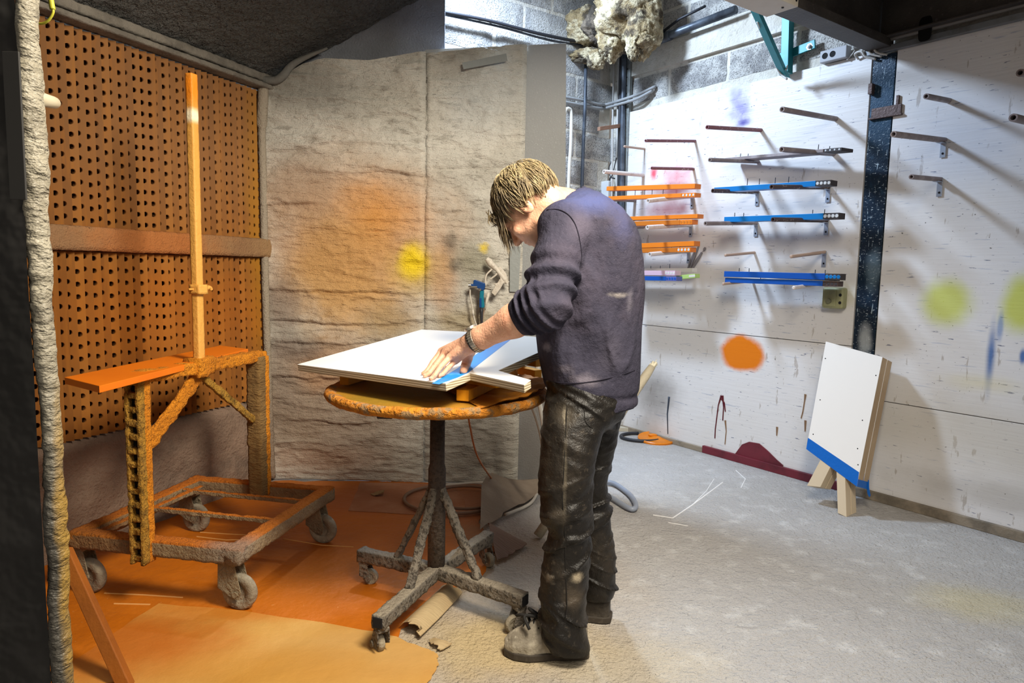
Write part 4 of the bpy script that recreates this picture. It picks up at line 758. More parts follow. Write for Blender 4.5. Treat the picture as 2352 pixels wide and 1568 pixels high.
# ============================================================ TROLLEY
m_trol = mat('trolley_crust', '#8b7558', .95, layers=[(7, .4, .65, '#a08a66', .7), ('up', .2, .6, '#c06a10', 1)], bumps=[(60, .02, 4), (160, .006, 3)],
     blots=[(tuple(atZ(545, 1270, .24)), (.22, .2, .15), '#8d7f70', .75, .3, 6, .2), (tuple(atZ(180, 1250, .2)), (.3, .3, .2), '#7a4a14', .6, .3, 6)])
m_gan = mat('gantry_crust', '#de8a16', .85, layers=[(9, .4, .65, '#c87610', .7), (60, .58, .66, '#7a4e0e', .5)], bumps=[(60, .022, 4), (170, .006, 3)])
m_gan2 = mat('gantry_olive', '#b5852c', .95, layers=[(30, .5, .65, '#54400f', .7), (9, .4, .7, '#b98a3c', .5)], bumps=[(55, .03, 4), (160, .008, 3)])
m_post = mat('far_post_crust', '#8a6a3c', .95, layers=[(12, .4, .7, '#6e5330', .7)], bumps=[((40, 40, 130), .02, 4)])
TZ = .245
fr = [atZ(548, 1262, TZ), atZ(757, 1124, TZ), atZ(412, 1102, TZ), atZ(150, 1222, TZ)]     # outer top corners: near right, far right, far left, near left
ex_ = nrm(fr[0]-fr[3]); wdt = np.linalg.norm(fr[0]-fr[3]); ey_ = nrm(fr[1]-fr[0]); dep = .72
O = fr[3]; 
if True:
    nr = fr[0]; fr_ = nr+ey_*dep; O = nr-ex_*wdt
def TP(u, v, z): return O+ex_*u+ey_*v+A_([0, 0, z-TZ])
tro = empty('trolley', A_([*TP(wdt/2, dep/2, TZ)[:2], 0]), 'low four-wheeled steel trolley with an upright gantry, caked in orange and grey overspray', 'trolley')
hz = A_([0, 0, .03]); tw = .028
MB().crust(TP(0, tw, TZ-.03), TP(wdt, tw, TZ-.03), ey_*tw, hz, .004, 45).build('near_rail', m_trol, tro, smooth=True)
MB().crust(TP(wdt-tw, 0, TZ-.03), TP(wdt-tw, dep, TZ-.03), ex_*tw, hz, .004, 45).build('right_rail', m_trol, tro, smooth=True)
MB().crust(TP(0, dep-tw, TZ-.03), TP(wdt, dep-tw, TZ-.03), ey_*tw, hz, .004, 45).build('far_rail', m_trol, tro, smooth=True)
MB().crust(TP(tw, 0, TZ-.03), TP(tw, dep, TZ-.03), ex_*tw, hz, .004, 45).build('left_rail', m_trol, tro, smooth=True)
for v in (.56, .33): MB().crust(TP(.02, v, TZ-.018), TP(wdt-.06, v-.015, TZ-.018), ey_*.009, A_([0, 0, .009]), .005, 60).build('cross_bar', m_trol, tro, smooth=True)
MB().crust(TP(.08, .03, TZ-.02), TP(.1, dep-.1, TZ-.02), ex_*.012, A_([0, 0, .009]), .005, 60).build('cross_bar', m_trol, tro, smooth=True)
m_tire = mat('tyre_dust', '#9a907c', .9, layers=[(12, .4, .6, '#7b705e', .8), (50, .6, .7, '#c3bba4', .5)], bumps=[(50, .008, 4)]); m_fork = mat('fork_crust', '#7f725c', .95, layers=[(12, .4, .7, '#93866c', .6)], bumps=[(60, .018, 4)])
def caster(parent, pos, ang, R=.066, W=.034, top=.185, m1=m_tire, m2=m_fork, name='caster', trail=.035):
    ca = empty(name, pos, parent=parent); d = A_([math.cos(ang), math.sin(ang), 0]); ax = A_([-d[1], d[0], 0]); c = A_(pos, float)+d*trail+A_([0, 0, R])
    prof = [(0, -W*.28), (R*.45, -W*.28), (R*.5, -W*.42), (R*.86, -W*.5), (R*.97, -W*.33), (R, 0), (R*.97, W*.33), (R*.86, W*.5), (R*.5, W*.42), (R*.45, W*.28), (0, W*.28)]
    MB().lathe(c, prof, ax, 32).build('wheel', m1, ca, auto=50)
    for s in (-1, 1):
        o_ = ax*s*(W*.5+.006); p0 = A_(pos, float)+o_; tp_ = top-.012
        poly = [p0-d*R*.5+A_([0, 0, tp_]), p0+d*R*.5+A_([0, 0, tp_]), c+o_+d*R*.34+A_([0, 0, R*.1]), c+o_+d*R*.15-A_([0, 0, R*.3]), c+o_-d*R*.2-A_([0, 0, R*.25]), p0-d*R*.55+A_([0, 0, R*1.25])]
        MB().prism(poly, ax*s*.005).build('fork', m2, ca, bevel=.003)
    MB().box(A_(pos, float)+A_([0, 0, top-.008]), (R*1.3, W*1.8, .014), (d, ax, (0, 0, 1))).build('plate', m2, ca, bevel=.003)
    MB().lathe(c+ax*(-W*.5-.012), [(.0, -.004), (.011, -.004), (.011, .004)], ax, 8).lathe(c+ax*(W*.5+.012), [(.0, .004), (.011, .004), (.011, -.004)], ax, 8).build('axle', m2, ca)
for (x, y, an) in ((552, 1398, -.22), (208, 1360, -.2), (742, 1246, -.3), (452, 1220, -.25)):
    g_ = atZ(x, y); caster(tro, g_-A_([math.cos(an), math.sin(an), 0])*.035, an)
# gantry: near ladder post, far post, top bar, braces, tall pole
nb = TP((320-150)/(548-150)*wdt*.97, -.02, TZ-.07); ntop = atY(312, 868, nb[1]); gz = ntop[2]
gb = A_([ntop[0], ntop[1], gz]); ft = atZ(588, 818, gz)
gd = nrm(ft-gb); gs = nrm(np.cross(gd, [0, 0, 1.]))            # gantry direction, side
gs = gs if gs[1] < 0 else -gs
nbb = A_([gb[0], gb[1], TZ-.075])
pw = .022
MB().crust(nbb+gd*.018, gb+gd*.018, gd*.016, gs*.028, .003, 45).build('near_post', m_gan, tro, smooth=True)
lf = -gd
# toothed crusted side of the near post
mb = MB()
for k in range(14):
    z_ = nbb[2]+.02+k*(gb[2]-nbb[2]-.03)/13
    mb.crust(A_([gb[0], gb[1], z_])+lf*.010-gs*.022, A_([gb[0], gb[1], z_])+lf*.010+gs*.022, A_([0, 0, .010]), lf*.011, .008, 70, .005, 4, k)
mb.build('ladder_rung', m_gan2, tro, smooth=True, kind='stuff')
for sg in (-1, 1): MB().crust(nbb+lf*.010+gs*.024*sg, gb+lf*.010+gs*.024*sg, gs*.006, lf*.014, .006, 60).build('post_edge', m_gan2, tro, smooth=True)
MB().obox(nbb-gs*.022+lf*.001, gb-nbb, gs*.044, lf*.002).build('post_web', mat('post_recess', '#1f160a', .95), tro)
ftb = A_([ft[0], ft[1], TZ-.04])
MB().crust(ftb, ft+A_([0, 0, .0]), gd*.026, gs*.034, .007, 45).build('far_post', m_post, tro, smooth=True)
MB().crust(ftb+gd*.030+gs*.0, ft+gd*.030, gd*.014, gs*.036, .004, 45).build('far_post_face', m_gan, tro, smooth=True)
MB().crust(gb-gd*.02+A_([0, 0, -.0]), ft+gd*.04, gs*.026, A_([0, 0, .022]), .008, 40).build('top_bar', m_gan, tro, smooth=True)
pbm = onP(458, 838, gb, gs); 
kn = A_([*(gb+gd*((pbm-gb)@gd))[:2], gz])
MB().crust(onP(338, 1030, gb, gs)-gs*.01, kn-A_([0, 0, .03]), gs*.008, nrm(np.cross(nrm(kn-nbb), gs))*.03, .009, 40).build('brace', m_gan, tro, smooth=True)
MB().crust(onP(583, 965, gb, gs), kn-A_([0, 0, .03]), gs*.008, nrm(np.cross(nrm(kn-ftb), gs))*.016, .007, 45).build('brace', m_gan2, tro, smooth=True)
mb = MB(); mb.crust(kn-gd*.045+A_([0, 0, .0]), kn+gd*.045, gs*.036, A_([0, 0, .034]), .012, 30); mb.build('weld_lump', m_gan, tro, smooth=True)
ptop = atY(439, 170, kn[1]); m_pole = mat('pole_yellow', '#d9a04c', .6, layers=[((4, 4, 1.2), .4, .7, '#cf8a30', .6)], blots=[(tuple(atY(440, 200, kn[1])), (.1, .1, .10), '#e8820c', .95, .2), (tuple(atY(441, 266, kn[1])), (.1, .1, .035), '#f3e6c4', .95, .08)], bumps=[(70, .003, 3)])
MB().crust(kn, ptop, gd*.0165, gs*.015, .0015, 40).build('tall_pole', m_pole, tro, smooth=True)
pc = atY(456, 664, kn[1]); mb = MB(); mb.crust(pc-A_([0, 0, .018]), pc+A_([0, 0, .018]), gd*.024, gs*.024, .004, 50)
mb.tube(bez([pc-gd*.04-gs*.01, pc, pc+gd*.03, pc+gd*.06+A_([0, 0, .006]), pc+gd*.07-A_([0, 0, .004])], 6), [.004]*6+[.009]*12+[.007]*7, 8).build('clamp_collar', m_pole, tro, smooth=True)
# orange board lying against the gantry top
bz = gz+.022; q = [atZ(148, 866, bz), atZ(228, 886, bz), atZ(570, 801, bz), atZ(506, 793, bz)]
hh = q[1]-q[0]; far = nrm((q[2]-q[1])+(q[3]-q[0])); ln = .5*(np.linalg.norm(q[2]-q[1])+np.linalg.norm(q[3]-q[0]))
m_obd = mat('board_orange', '#e8780a', .5, layers=[(3, .4, .7, '#dc6c08', .6)])
MB().prism([q[0], q[1], q[2], q[3]], (0, 0, -.022)).build('orange_board', m_obd, bevel=.0015, label='flat bright orange board resting across the trolley gantry', cat='board')

# ============================================================ TURNTABLE
m_tt = mat('turntable_crust', '#6f675c', .9, layers=[(9, .4, .65, '#857b6d', .7), (70, .52, .6, '#3c362f', .8), ('up', .5, .9, '#9c917e', .7)], bumps=[(70, .016, 4)])
m_ttp = mat('turntable_pole', '#453a33', .85, layers=[('height', .45, .25, '#5e5248', .8), (80, .5, .6, '#2a221e', .6)], bumps=[(70, .012, 4)])
TC = A_([-.262, 2.415, 0]); tt = empty('turntable', TC, 'round paint turntable on a castered cross base, rim crusted orange', 'table')
DZ = .775; DR = .388
TC2 = TC
m_disc = mat('disc_card', '#a5741a', .75, layers=[((4, 4, 4), .4, .7, '#8a6214', .7)], blots=[((TC[0]-.12, TC[1]-.2, DZ), (.3, .2, .3), '#7c650f', .7, .3, 5)], bumps=[((30, 30, 30), .006, 4)])
m_rim = mat('rim_crust', '#b5701c', .9, layers=[(10, .45, .6, '#cf8420', .8), (22, .52, .62, '#8d7350', .9)], bumps=[(45, .02, 4)])
mb = MB(); n = 120; G = np.zeros((n+1, 8, 3))
for i in range(n+1):
    a = 2*math.pi*i/n
    for j, (r_, z_) in enumerate([(DR-.04, DZ-.006), (DR-.012, DZ-.012), (DR, DZ-.004), (DR+.006, DZ+.008), (DR+.002, DZ+.02), (DR-.008, DZ+.026), (DR-.02, DZ+.024), (DR-.04, DZ+.018)]): G[i, j] = [TC[0]+r_*math.cos(a), TC[1]+r_*math.sin(a), z_]
nz_ = fbm(G*32, 3)*.0055; nz_[-1] = nz_[0]; G[..., 2] += nz_; ctr = A_([TC[0], TC[1], DZ]); dd = (G-ctr); dd[..., 2] = 0; G += dd/np.linalg.norm(dd, axis=2, keepdims=True)*nz_[..., None]*.6
mb.grid(G).build('rim', m_rim, tt, smooth=True)
mb = MB(); mb.lathe((TC[0], TC[1], 0), [(0, DZ), (DR-.02, DZ), (DR-.02, DZ+.018), (DR-.05, DZ+.020), (0, DZ+.020)], (0, 0, 1), 64); mb.build('disc', m_disc, tt, auto=40)
# corrugated card covering, lifting at the right
G = np.zeros((60, 40, 3)); A0, A1 = math.radians(-64), math.radians(52)
for i, a in enumerate(np.linspace(A0, A1, 60)):
    for j, r_ in enumerate(np.linspace(.05, DR+.003, 40)):
        x, y = r_*math.cos(a), r_*math.sin(a); cor = .0016*math.sin((x*.5+y)*520)
        lift = .030*max(0, (r_-.18)/.22)**1.5*math.sin(math.pi*(i/59))**.7
        G[i, j] = [TC[0]+x, TC[1]+y, DZ+.024+cor+lift+.003*math.sin(a*17+r_*9)]
MB().grid(G).grid((G-A_([0, 0, .0025]))[::-1]).build('corrugated_cover', mat('cover_ochre', '#b8741a', .7, layers=[(5, .4, .7, '#a06010', .7)], bumps=[(60, .003, 2)]), tt, smooth=True)
MB().tube([(TC[0], TC[1], DZ), (TC[0], TC[1], .52), (TC[0], TC[1], .50), (TC[0], TC[1], .10)], [.027, .027, .032, .032], 20).build('pole', m_ttp, tt, smooth=True)
MB().box((TC[0]-.14, TC[1]-.26, DZ-.02), (.05, .03, .03)).build('clamp_block', m_blk, tt, bevel=.004)
feet = [atZ(876, 1498), atZ(1186, 1438), atZ(838, 1326), atZ(1126, 1294)]
ends = [atZ(868, 1440, .10), atZ(1205, 1388, .10), atZ(828, 1280, .10), atZ(1122, 1240, .10)]
for i, (f_, e_) in enumerate(zip(feet, ends)):
    d = A_([e_[0]-TC[0], e_[1]-TC[1], 0]); L_ = np.linalg.norm(d); d /= L_; s_ = A_([-d[1], d[0], 0])
    c0 = A_([TC[0], TC[1], .115]); c1 = c0+d*L_
    MB().crust(c0, c1, s_*.023, A_([0, 0, .023]), .005, 60, .009, 5, i).build('leg', m_tt, tt, smooth=True)
    MB().box(c1+d*.0015, (.006, .032, .032), (d, s_, (0, 0, 1))).build('leg_bore', m_tip, tt)
    b0 = c0+d*L_*.50+A_([0, 0, .02]); b1 = A_([TC[0], TC[1], .43])+d*.02
    dv = nrm(b1-b0); MB().crust(b0, b1, s_*.014, np.cross(dv, s_)*.010, .006, 55, .008, 4, i+9).build('brace', m_tt, tt, smooth=True)
    an = [2.2, -2.6, -.2, -.9][i]; cp = c1-d*.022; cp = A_([cp[0], cp[1], 0])
    caster(tt, cp, an, .031, .022, .094, m_tire, m_tt, 'caster', .022)
m_tt_l = m_tt
# battens between disc and workpiece
m_bat = mat('batten_orange', '#e09a16', .6, layers=[(8, .4, .7, '#a86a0e', .6)])
# ---- workpiece
ZL = .872; Lc = atZ(683, 836, ZL)
Ac = atZ(1024, 880, .882)
# far left corner found along the tilted edge
def far_corner():
    best = None
    for Y in np.linspace(2.5, 3.4, 181):
        p = atY(968, 757, Y); u = nrm(Ac-Lc); v = p-Lc; s = abs(u@nrm(v)); 
        if best is None or s < best[0]: best = (s, p)
    return best[1]
Kc = far_corner(); nW = nrm(np.cross(Ac-Lc, Kc-Lc)); nW = nW if nW[2] > 0 else -nW
def WP(x, y, o=0): return onP(x, y, Lc+nW*o, nW)
outl = [WP(683, 837), WP(1024, 881), WP(1079, 857), WP(1204, 884), WP(1219, 873), WP(1144, 851), WP(1238, 809), WP(1262, 797), WP(1290, 815), WP(1302, 802), WP(1262, 776), WP(1090, 763), WP(968, 757)]
wt = .024
wk = empty('workpiece_panel', Lc-nW*wt, 'white faced plywood panel with projecting legs lying on battens on the turntable', 'panel', 'legged white panels on the turntable')
del wk['group']
m_plye = mat('ply_layers', '#c7b696', .65, bumps=[])
nt = m_plye.node_tree; wv = nt.nodes.new('ShaderNodeTexWave'); wv.wave_type = 'BANDS'; wv.bands_direction = 'Z'; wv.inputs['Scale'].default_value = 42; wv.inputs['Distortion'].default_value = .6
gm = nt.nodes.new('ShaderNodeNewGeometry'); nt.links.new(gm.outputs['Position'], wv.inputs['Vector']); mx = nt.nodes.new('ShaderNodeMix'); mx.data_type = 'RGBA'; nt.links.new(wv.outputs['Fac'], mx.inputs[0]); mx.inputs[6].default_value = hx('#8d7a5c'); mx.inputs[7].default_value = hx('#ddd0b6'); nt.links.new(mx.outputs[2], nt.nodes['Principled BSDF'].inputs['Base Color'])
m_wface = mat('workpiece_face', '#f0ece6', .38, layers=[(1.5, .45, .7, '#ece2cf', .5)], spec=.4)
MB().prism(outl, -nW*wt).build('core', m_plye, wk, bevel=.0015)
MB().prism([p+nW*.0006 for p in outl], -nW*.0016).build('white_face', m_wface, wk)
tape = [WP(992, 880, .0014), WP(1008, 882, .0014), WP(1052, 866, .0014), WP(1076, 855, .0014), WP(1168, 783, .0014), WP(1200, 758, .0014), WP(1178, 757, .0014), WP(1095, 812, .0014), WP(1050, 846, .0014)]
MB().prism(tape, -nW*.0007).build('blue_tape', mat('tape_bright', '#0882d6', .45, bumps=[(30, .001, 2)]), wk, label='bright blue masking tape band')
# battens: placed under the panel
def batten(p, q, w_, h_, label, top=None):
    p, q = A_(p), A_(q); d = nrm(q-p); s_ = nrm(np.cross(d, [0, 0, 1.])); MB().obox(p-s_*w_/2, q-p, s_*w_, (0, 0, h_)).build('batten', m_bat, bevel=.002, label=label, cat='batten', group='orange battens under the workpiece')
zb0 = DZ+.026
def onz(x, y, z): return atZ(x, y, z)
batten(onz(1062, 921, zb0+.001), onz(1178, 864, zb0+.001), .042, .036, 'near orange batten, its square end poking out below the blue tape')
batten(onz(790, 884, zb0), onz(900, 850, zb0), .035, .034, 'orange batten end showing under the far left of the white panel')
batten(onz(1040, 880, zb0+.038)+A_([0, .06, 0]), onz(1150, 893, zb0+.038)+A_([0, .03, 0]), .05, .022, 'flat orange batten lying crosswise under the leg notch')
batten(onz(1236, 868, zb0), onz(1120, 850, zb0)+A_([0, .12, 0]), .035, .032, 'lower right orange batten close to the man')
batten(onz(1238, 842, zb0+.066), onz(1100, 826, zb0+.066)+A_([0, .1, 0]), .035, .030, 'upper right orange batten, topmost of the stack near the man')
batten(onz(1175, 862, zb0+.034)+A_([0, .12, 0]), onz(1225, 835, zb0+.034)+A_([0, .14, 0]), .035, .030, 'short grey-orange batten between the two right ones')

# ============================================================ SPRAY GUNS
yg = YB-.10
def gp(x, y, d=0): return atY(x, y, yg-d)
m_gunw = mat('gun_cream', '#cfc6b8', .5, layers=[(40, .5, .6, '#a89c8a', .5)], bumps=[(60, .003, 3)]); m_gunb = mat('gun_blue', '#123f7a', .3); m_gunt = mat('gun_teal', '#0f6f86', .3); m_chr = mat('chrome', '#9a948a', .3, .8)
g_ = empty('spray_gun', gp(1135, 640), 'cream paint-coated spray gun hanging on the quilt', 'spray gun')
MB().tube([gp(1118, 594), gp(1124, 600), gp(1128, 606), gp(1140, 617)], [.012, .018, .018, .014], 12).build('air_cap', m_gunw, g_, auto=40)
MB().tube([gp(1138, 614), gp(1158, 640), gp(1166, 650)], [.012, .015, .012], 10).build('barrel', m_gunw, g_, auto=40)
MB().prism([gp(1140, 615, .01), gp(1150, 612, .01), gp(1163, 628, .01), gp(1167, 645, .01), gp(1150, 655, .01), gp(1148, 633, .01)], (0, .022, 0)).build('body', m_gunw, g_, bevel=.004)
MB().prism([gp(1148, 640, .008), gp(1158, 648, .008), gp(1150, 662, .008), gp(1137, 680, .008), gp(1128, 672, .008), gp(1138, 655, .008), gp(1131, 651, .008), gp(1142, 650, .008)], (0, .020, 0)).build('grip', m_gunw, g_, bevel=.004)
MB().tube(bez([gp(1146, 622), gp(1138, 632), gp(1125, 642)], 5), .005, 8).build('trigger', m_gunw, g_, smooth=True)
MB().tube(bez([gp(1130, 618), gp(1118, 630), gp(1115, 642), gp(1116, 655)], 6), .005, 8).build('fluid_tube', m_gunw, g_, smooth=True)
MB().tube([gp(1152, 640), gp(1160, 650)], [.006, .004], 8).tube([gp(1160, 636), gp(1169, 648)], [.006, .004], 8).build('knob', m_gunw, g_, smooth=True)
g_ = empty('spray_gun', gp(1095, 680), 'blue spray gun with chrome fittings left of the cream one', 'spray gun')
MB().prism([gp(1087, 644, .02), gp(1092, 642, .02), gp(1114, 650, .02), gp(1115, 664, .02), gp(1108, 668, .02), gp(1098, 662, .02), gp(1086, 658, .02), gp(1080, 658, .02), gp(1080, 651, .02), gp(1087, 652, .02)], (0, .028, 0)).build('body', m_gunb, g_, bevel=.004)
MB().tube([gp(1076, 655, .02), gp(1082, 655, .02)], [.010, .008], 12).build('nozzle', m_chr, g_, auto=40)
MB().tube([gp(1082, 659, .02), gp(1096, 659, .02)], .006, 10).tube([gp(1114, 661, .02), gp(1128, 663, .02)], .007, 10).tube([gp(1100, 667, .03), gp(1104, 663, .03)], .007, 10).build('fitting', m_chr, g_, auto=40)
MB().prism([gp(1102, 668, .015), gp(1112, 666, .015), gp(1111, 680, .015), gp(1113, 705, .015), gp(1104, 710, .015), gp(1101, 700, .015)], (0, .022, 0)).build('grip', m_gunt, g_, bevel=.004)
MB().prism([gp(1101, 685, .02), gp(1106, 684, .02), gp(1106, 706, .02), gp(1101, 706, .02)], (0, .01, 0)).build('grip_plate', m_gunb, g_, bevel=.002)
MB().tube([gp(1105, 706, .01), gp(1106, 716, .01), gp(1106, 745, .01), gp(1106, 790, .0)], [.009, .009, .007, .007], 10).build('hose_tail', m_blkc, g_, smooth=True)
MB().tube([gp(1122, 672, .0), gp(1118, 690, .0), gp(1114, 712, .0)], [.009, .008, .004], 10).build('side_connector', m_gunw, g_, smooth=True)
MB().tube(bez([gp(1080, 660), gp(1080, 680), gp(1085, 705), gp(1087, 720), gp(1092, 740), gp(1102, 765)], 8), .0042, 8).tube([gp(1086, 712), gp(1087, 724)], .007, 8).build('hose', m_hw2, smooth=True, label='thin pale hose hanging from the blue spray gun nozzle', cat='hose')
MB().tube(bez([gp(1115, 705, .0), gp(1109, 725, .0), gp(1108, 760, .0)], 8), .0035, 8).build('hose', m_hose, smooth=True, label='thin tan hose dropping beside the black one under blue gun', cat='hose')
# ============================================================ THE MAN
def smin(a, b, k): 
    h = np.clip(.5+.5*(b-a)/k, 0, 1); return b+(a-b)*h-k*h*(1-h)
def cap(P, a, b, ra, rb):
    a, b = A_(a, float), A_(b, float); ab = b-a; t = np.clip(((P-a)@ab)/(ab@ab), 0, 1); return np.linalg.norm(P-a-t[:, None]*ab, axis=1)-(ra+(rb-ra)*t)
def ell(P, c, r, ax=None):
    q = P-A_(c, float); 
    if ax is not None: q = q@A_(ax).T
    q = q/A_(r, float); k0 = np.linalg.norm(q, axis=1); return (k0-1)*min(r)
def chain(P, pts, rs, k=.01):
    d = None
    for i in range(len(pts)-1):
        c = cap(P, pts[i], pts[i+1], rs[i], rs[i+1]); d = c if d is None else smin(d, c, k)
    return d
def rings(P, R, power=2.4):
    """stack of elliptical sections: rows z, cx, cy, rx, ry, twist"""
    R = A_(sorted(R)); z = P[:, 2]; zc = np.clip(z, R[0, 0], R[-1, 0]); cx, cy, rx, ry = [np.interp(zc, R[:, 0], R[:, i]) for i in (1, 2, 3, 4)]
    tw = np.interp(zc, R[:, 0], R[:, 5]) if R.shape[1] > 5 else 0*zc
    dx, dy = P[:, 0]-cx, P[:, 1]-cy; u = dx*np.cos(tw)+dy*np.sin(tw); v = -dx*np.sin(tw)+dy*np.cos(tw)
    q = (np.abs(u/rx)**power+np.abs(v/ry)**power)**(1/power); d = (q-1)*np.minimum(rx, ry); dz = np.abs(z-zc); return np.where(dz > 0, np.sqrt(np.maximum(d, 0)**2+dz**2)+np.minimum(d, 0)*0, d)
def sdf_mesh(f, lo, hi, h, name, m, parent, reach=1.7):
    lo = A_(lo, float); hi = A_(hi, float); B_ = 8; nb = np.ceil((hi-lo)/(h*B_)).astype(int); N = nb*B_+1; D = np.ones(N, np.float32)
    cs = np.stack(np.meshgrid(*[np.arange(k) for k in nb], indexing='ij'), -1).reshape(-1, 3); cc = lo+(cs+.5)*h*B_; dc = f(cc)
    for c, d in zip(cs[dc < 0], dc[dc < 0]): D[c[0]*B_:c[0]*B_+B_+1, c[1]*B_:c[1]*B_+B_+1, c[2]*B_:c[2]*B_+B_+1] = -1
    act = cs[np.abs(dc) < h*B_*.87*reach]; g = np.stack(np.meshgrid(*[np.arange(B_+1)]*3, indexing='ij'), -1).reshape(-1, 3)
    for i in range(0, len(act), 200):
        idx = (act[i:i+200, None]*B_+g[None]).reshape(-1, 3); D[idx[:, 0], idx[:, 1], idx[:, 2]] = f(lo+idx*h)
    S = D < 0; c8 = [(a, b, c) for a in (0, 1) for b in (0, 1) for c in (0, 1)]; n = N-1
    def sl(A, o): return A[o[0]:o[0]+n[0], o[1]:o[1]+n[1], o[2]:o[2]+n[2]]
    cnt = sum(sl(S, o).astype(np.int8) for o in c8); cell = (cnt > 0) & (cnt < 8); I = np.argwhere(cell); idm = -np.ones(n, np.int64); idm[cell] = np.arange(len(I))
    acc = np.zeros((len(I), 3)); w_ = np.zeros(len(I))
    for a in c8:
        for ax in range(3):
            if a[ax] == 0:
                b = list(a); b[ax] = 1; da = D[I[:, 0]+a[0], I[:, 1]+a[1], I[:, 2]+a[2]]; db_ = D[I[:, 0]+b[0], I[:, 1]+b[1], I[:, 2]+b[2]]; cr = (da < 0) != (db_ < 0); t = np.where(cr, da/(da-db_+1e-12), 0)
                p = np.tile(A_(a, float), (len(I), 1)); p[:, ax] = t; acc[cr] += p[cr]; w_[cr] += 1
    V = lo+(I+acc/w_[:, None])*h; F = []
    for ax in range(3):
        o1 = [0, 0, 0]; o1[ax] = 1; sa = S[:N[0]-o1[0], :N[1]-o1[1], :N[2]-o1[2]]; sb_ = S[o1[0]:, o1[1]:, o1[2]:]; E = np.argwhere(sa != sb_); b, c = (ax+1) % 3, (ax+2) % 3
        E = E[(E[:, b] > 0) & (E[:, c] > 0) & (E[:, b] < n[b]) & (E[:, c] < n[c])]; eb = np.zeros(3, int); eb[b] = 1; ec = np.zeros(3, int); ec[c] = 1
        q = [idm[tuple(x.T)] for x in (E-eb-ec, E-ec, E, E-eb)]; Q = np.stack(q, 1); inside = S[tuple(E.T)]; Q[~inside] = Q[~inside][:, ::-1]; F.append(Q)
    F = np.concatenate(F); F = F[(F >= 0).all(1)]; b = MB(); b.V = [V]; b.F = F.tolist(); b.n = len(V)
    return b.build(name, m, parent, smooth=True)
MY = 2.24
def px(x, y, Y=MY): return atY(x, y, Y)
# head frame
Fh = nrm([-.50, .22, -.80]); Uh = nrm([-.74, .30, .60]); Uh = nrm(Uh-Fh*(Uh@Fh)); Sh = nrm(np.cross(Uh, Fh)); HC = px(1214, 474, 2.23)
def hd(f, u, l): return HC+Fh*f+Uh*u+Sh*l
AXH = A_([Fh, Sh, Uh])
shL = px(1300, 520, 2.10); elL = px(1252, 700, 1.985); wrL = px(1082, 787, 2.10)
shR = px(1335, 500, 2.44); elR = px(1310, 700, 2.50); wrR = px(1285, 800, 2.46)
# fingers: knuckle, middle joint, tip (on the panel)
ftip = lambda x, y, up: WP(x, y)+nW*up
def fj(x, y, Y): return atY(x, y, Y)
t1, t2, t3 = ftip(976, 868, .007), ftip(990, 875, .007), ftip(1010, 868, .007)
Yt = [t1[1], t2[1], t3[1]]
fing = [ [fj(1021, 812, t1[1]+.055), fj(1000, 838, t1[1]+.025), fj(986, 856, t1[1]+.006), t1],      # middle
         [fj(1033, 820, t2[1]+.06), fj(1012, 842, t2[1]+.03), fj(998, 862, t2[1]+.008), t2],      # ring
         [fj(1046, 828, t3[1]+.05), fj(1028, 846, t3[1]+.025), fj(1016, 860, t3[1]+.006), t3],      # little
         [fj(1014, 806, t1[1]+.085), fj(994, 832, t1[1]+.06), fj(981, 852, t1[1]+.04), ftip(972, 862, .007)] ]  # index, behind
fr_r = [[.0105, .0092, .0082, .0066], [.0102, .009, .008, .0064], [.0092, .008, .0072, .0058], [.0102, .009, .008, .0064]]
thumb = [px(1078, 806, 2.16), px(1074, 822, 2.19), px(1069, 842, 2.205), WP(1065, 857)+nW*.008]
thr = [.018, .0165, .0155, .012]
palm_c = (fing[0][0]+fing[2][0]+fing[1][0])/3
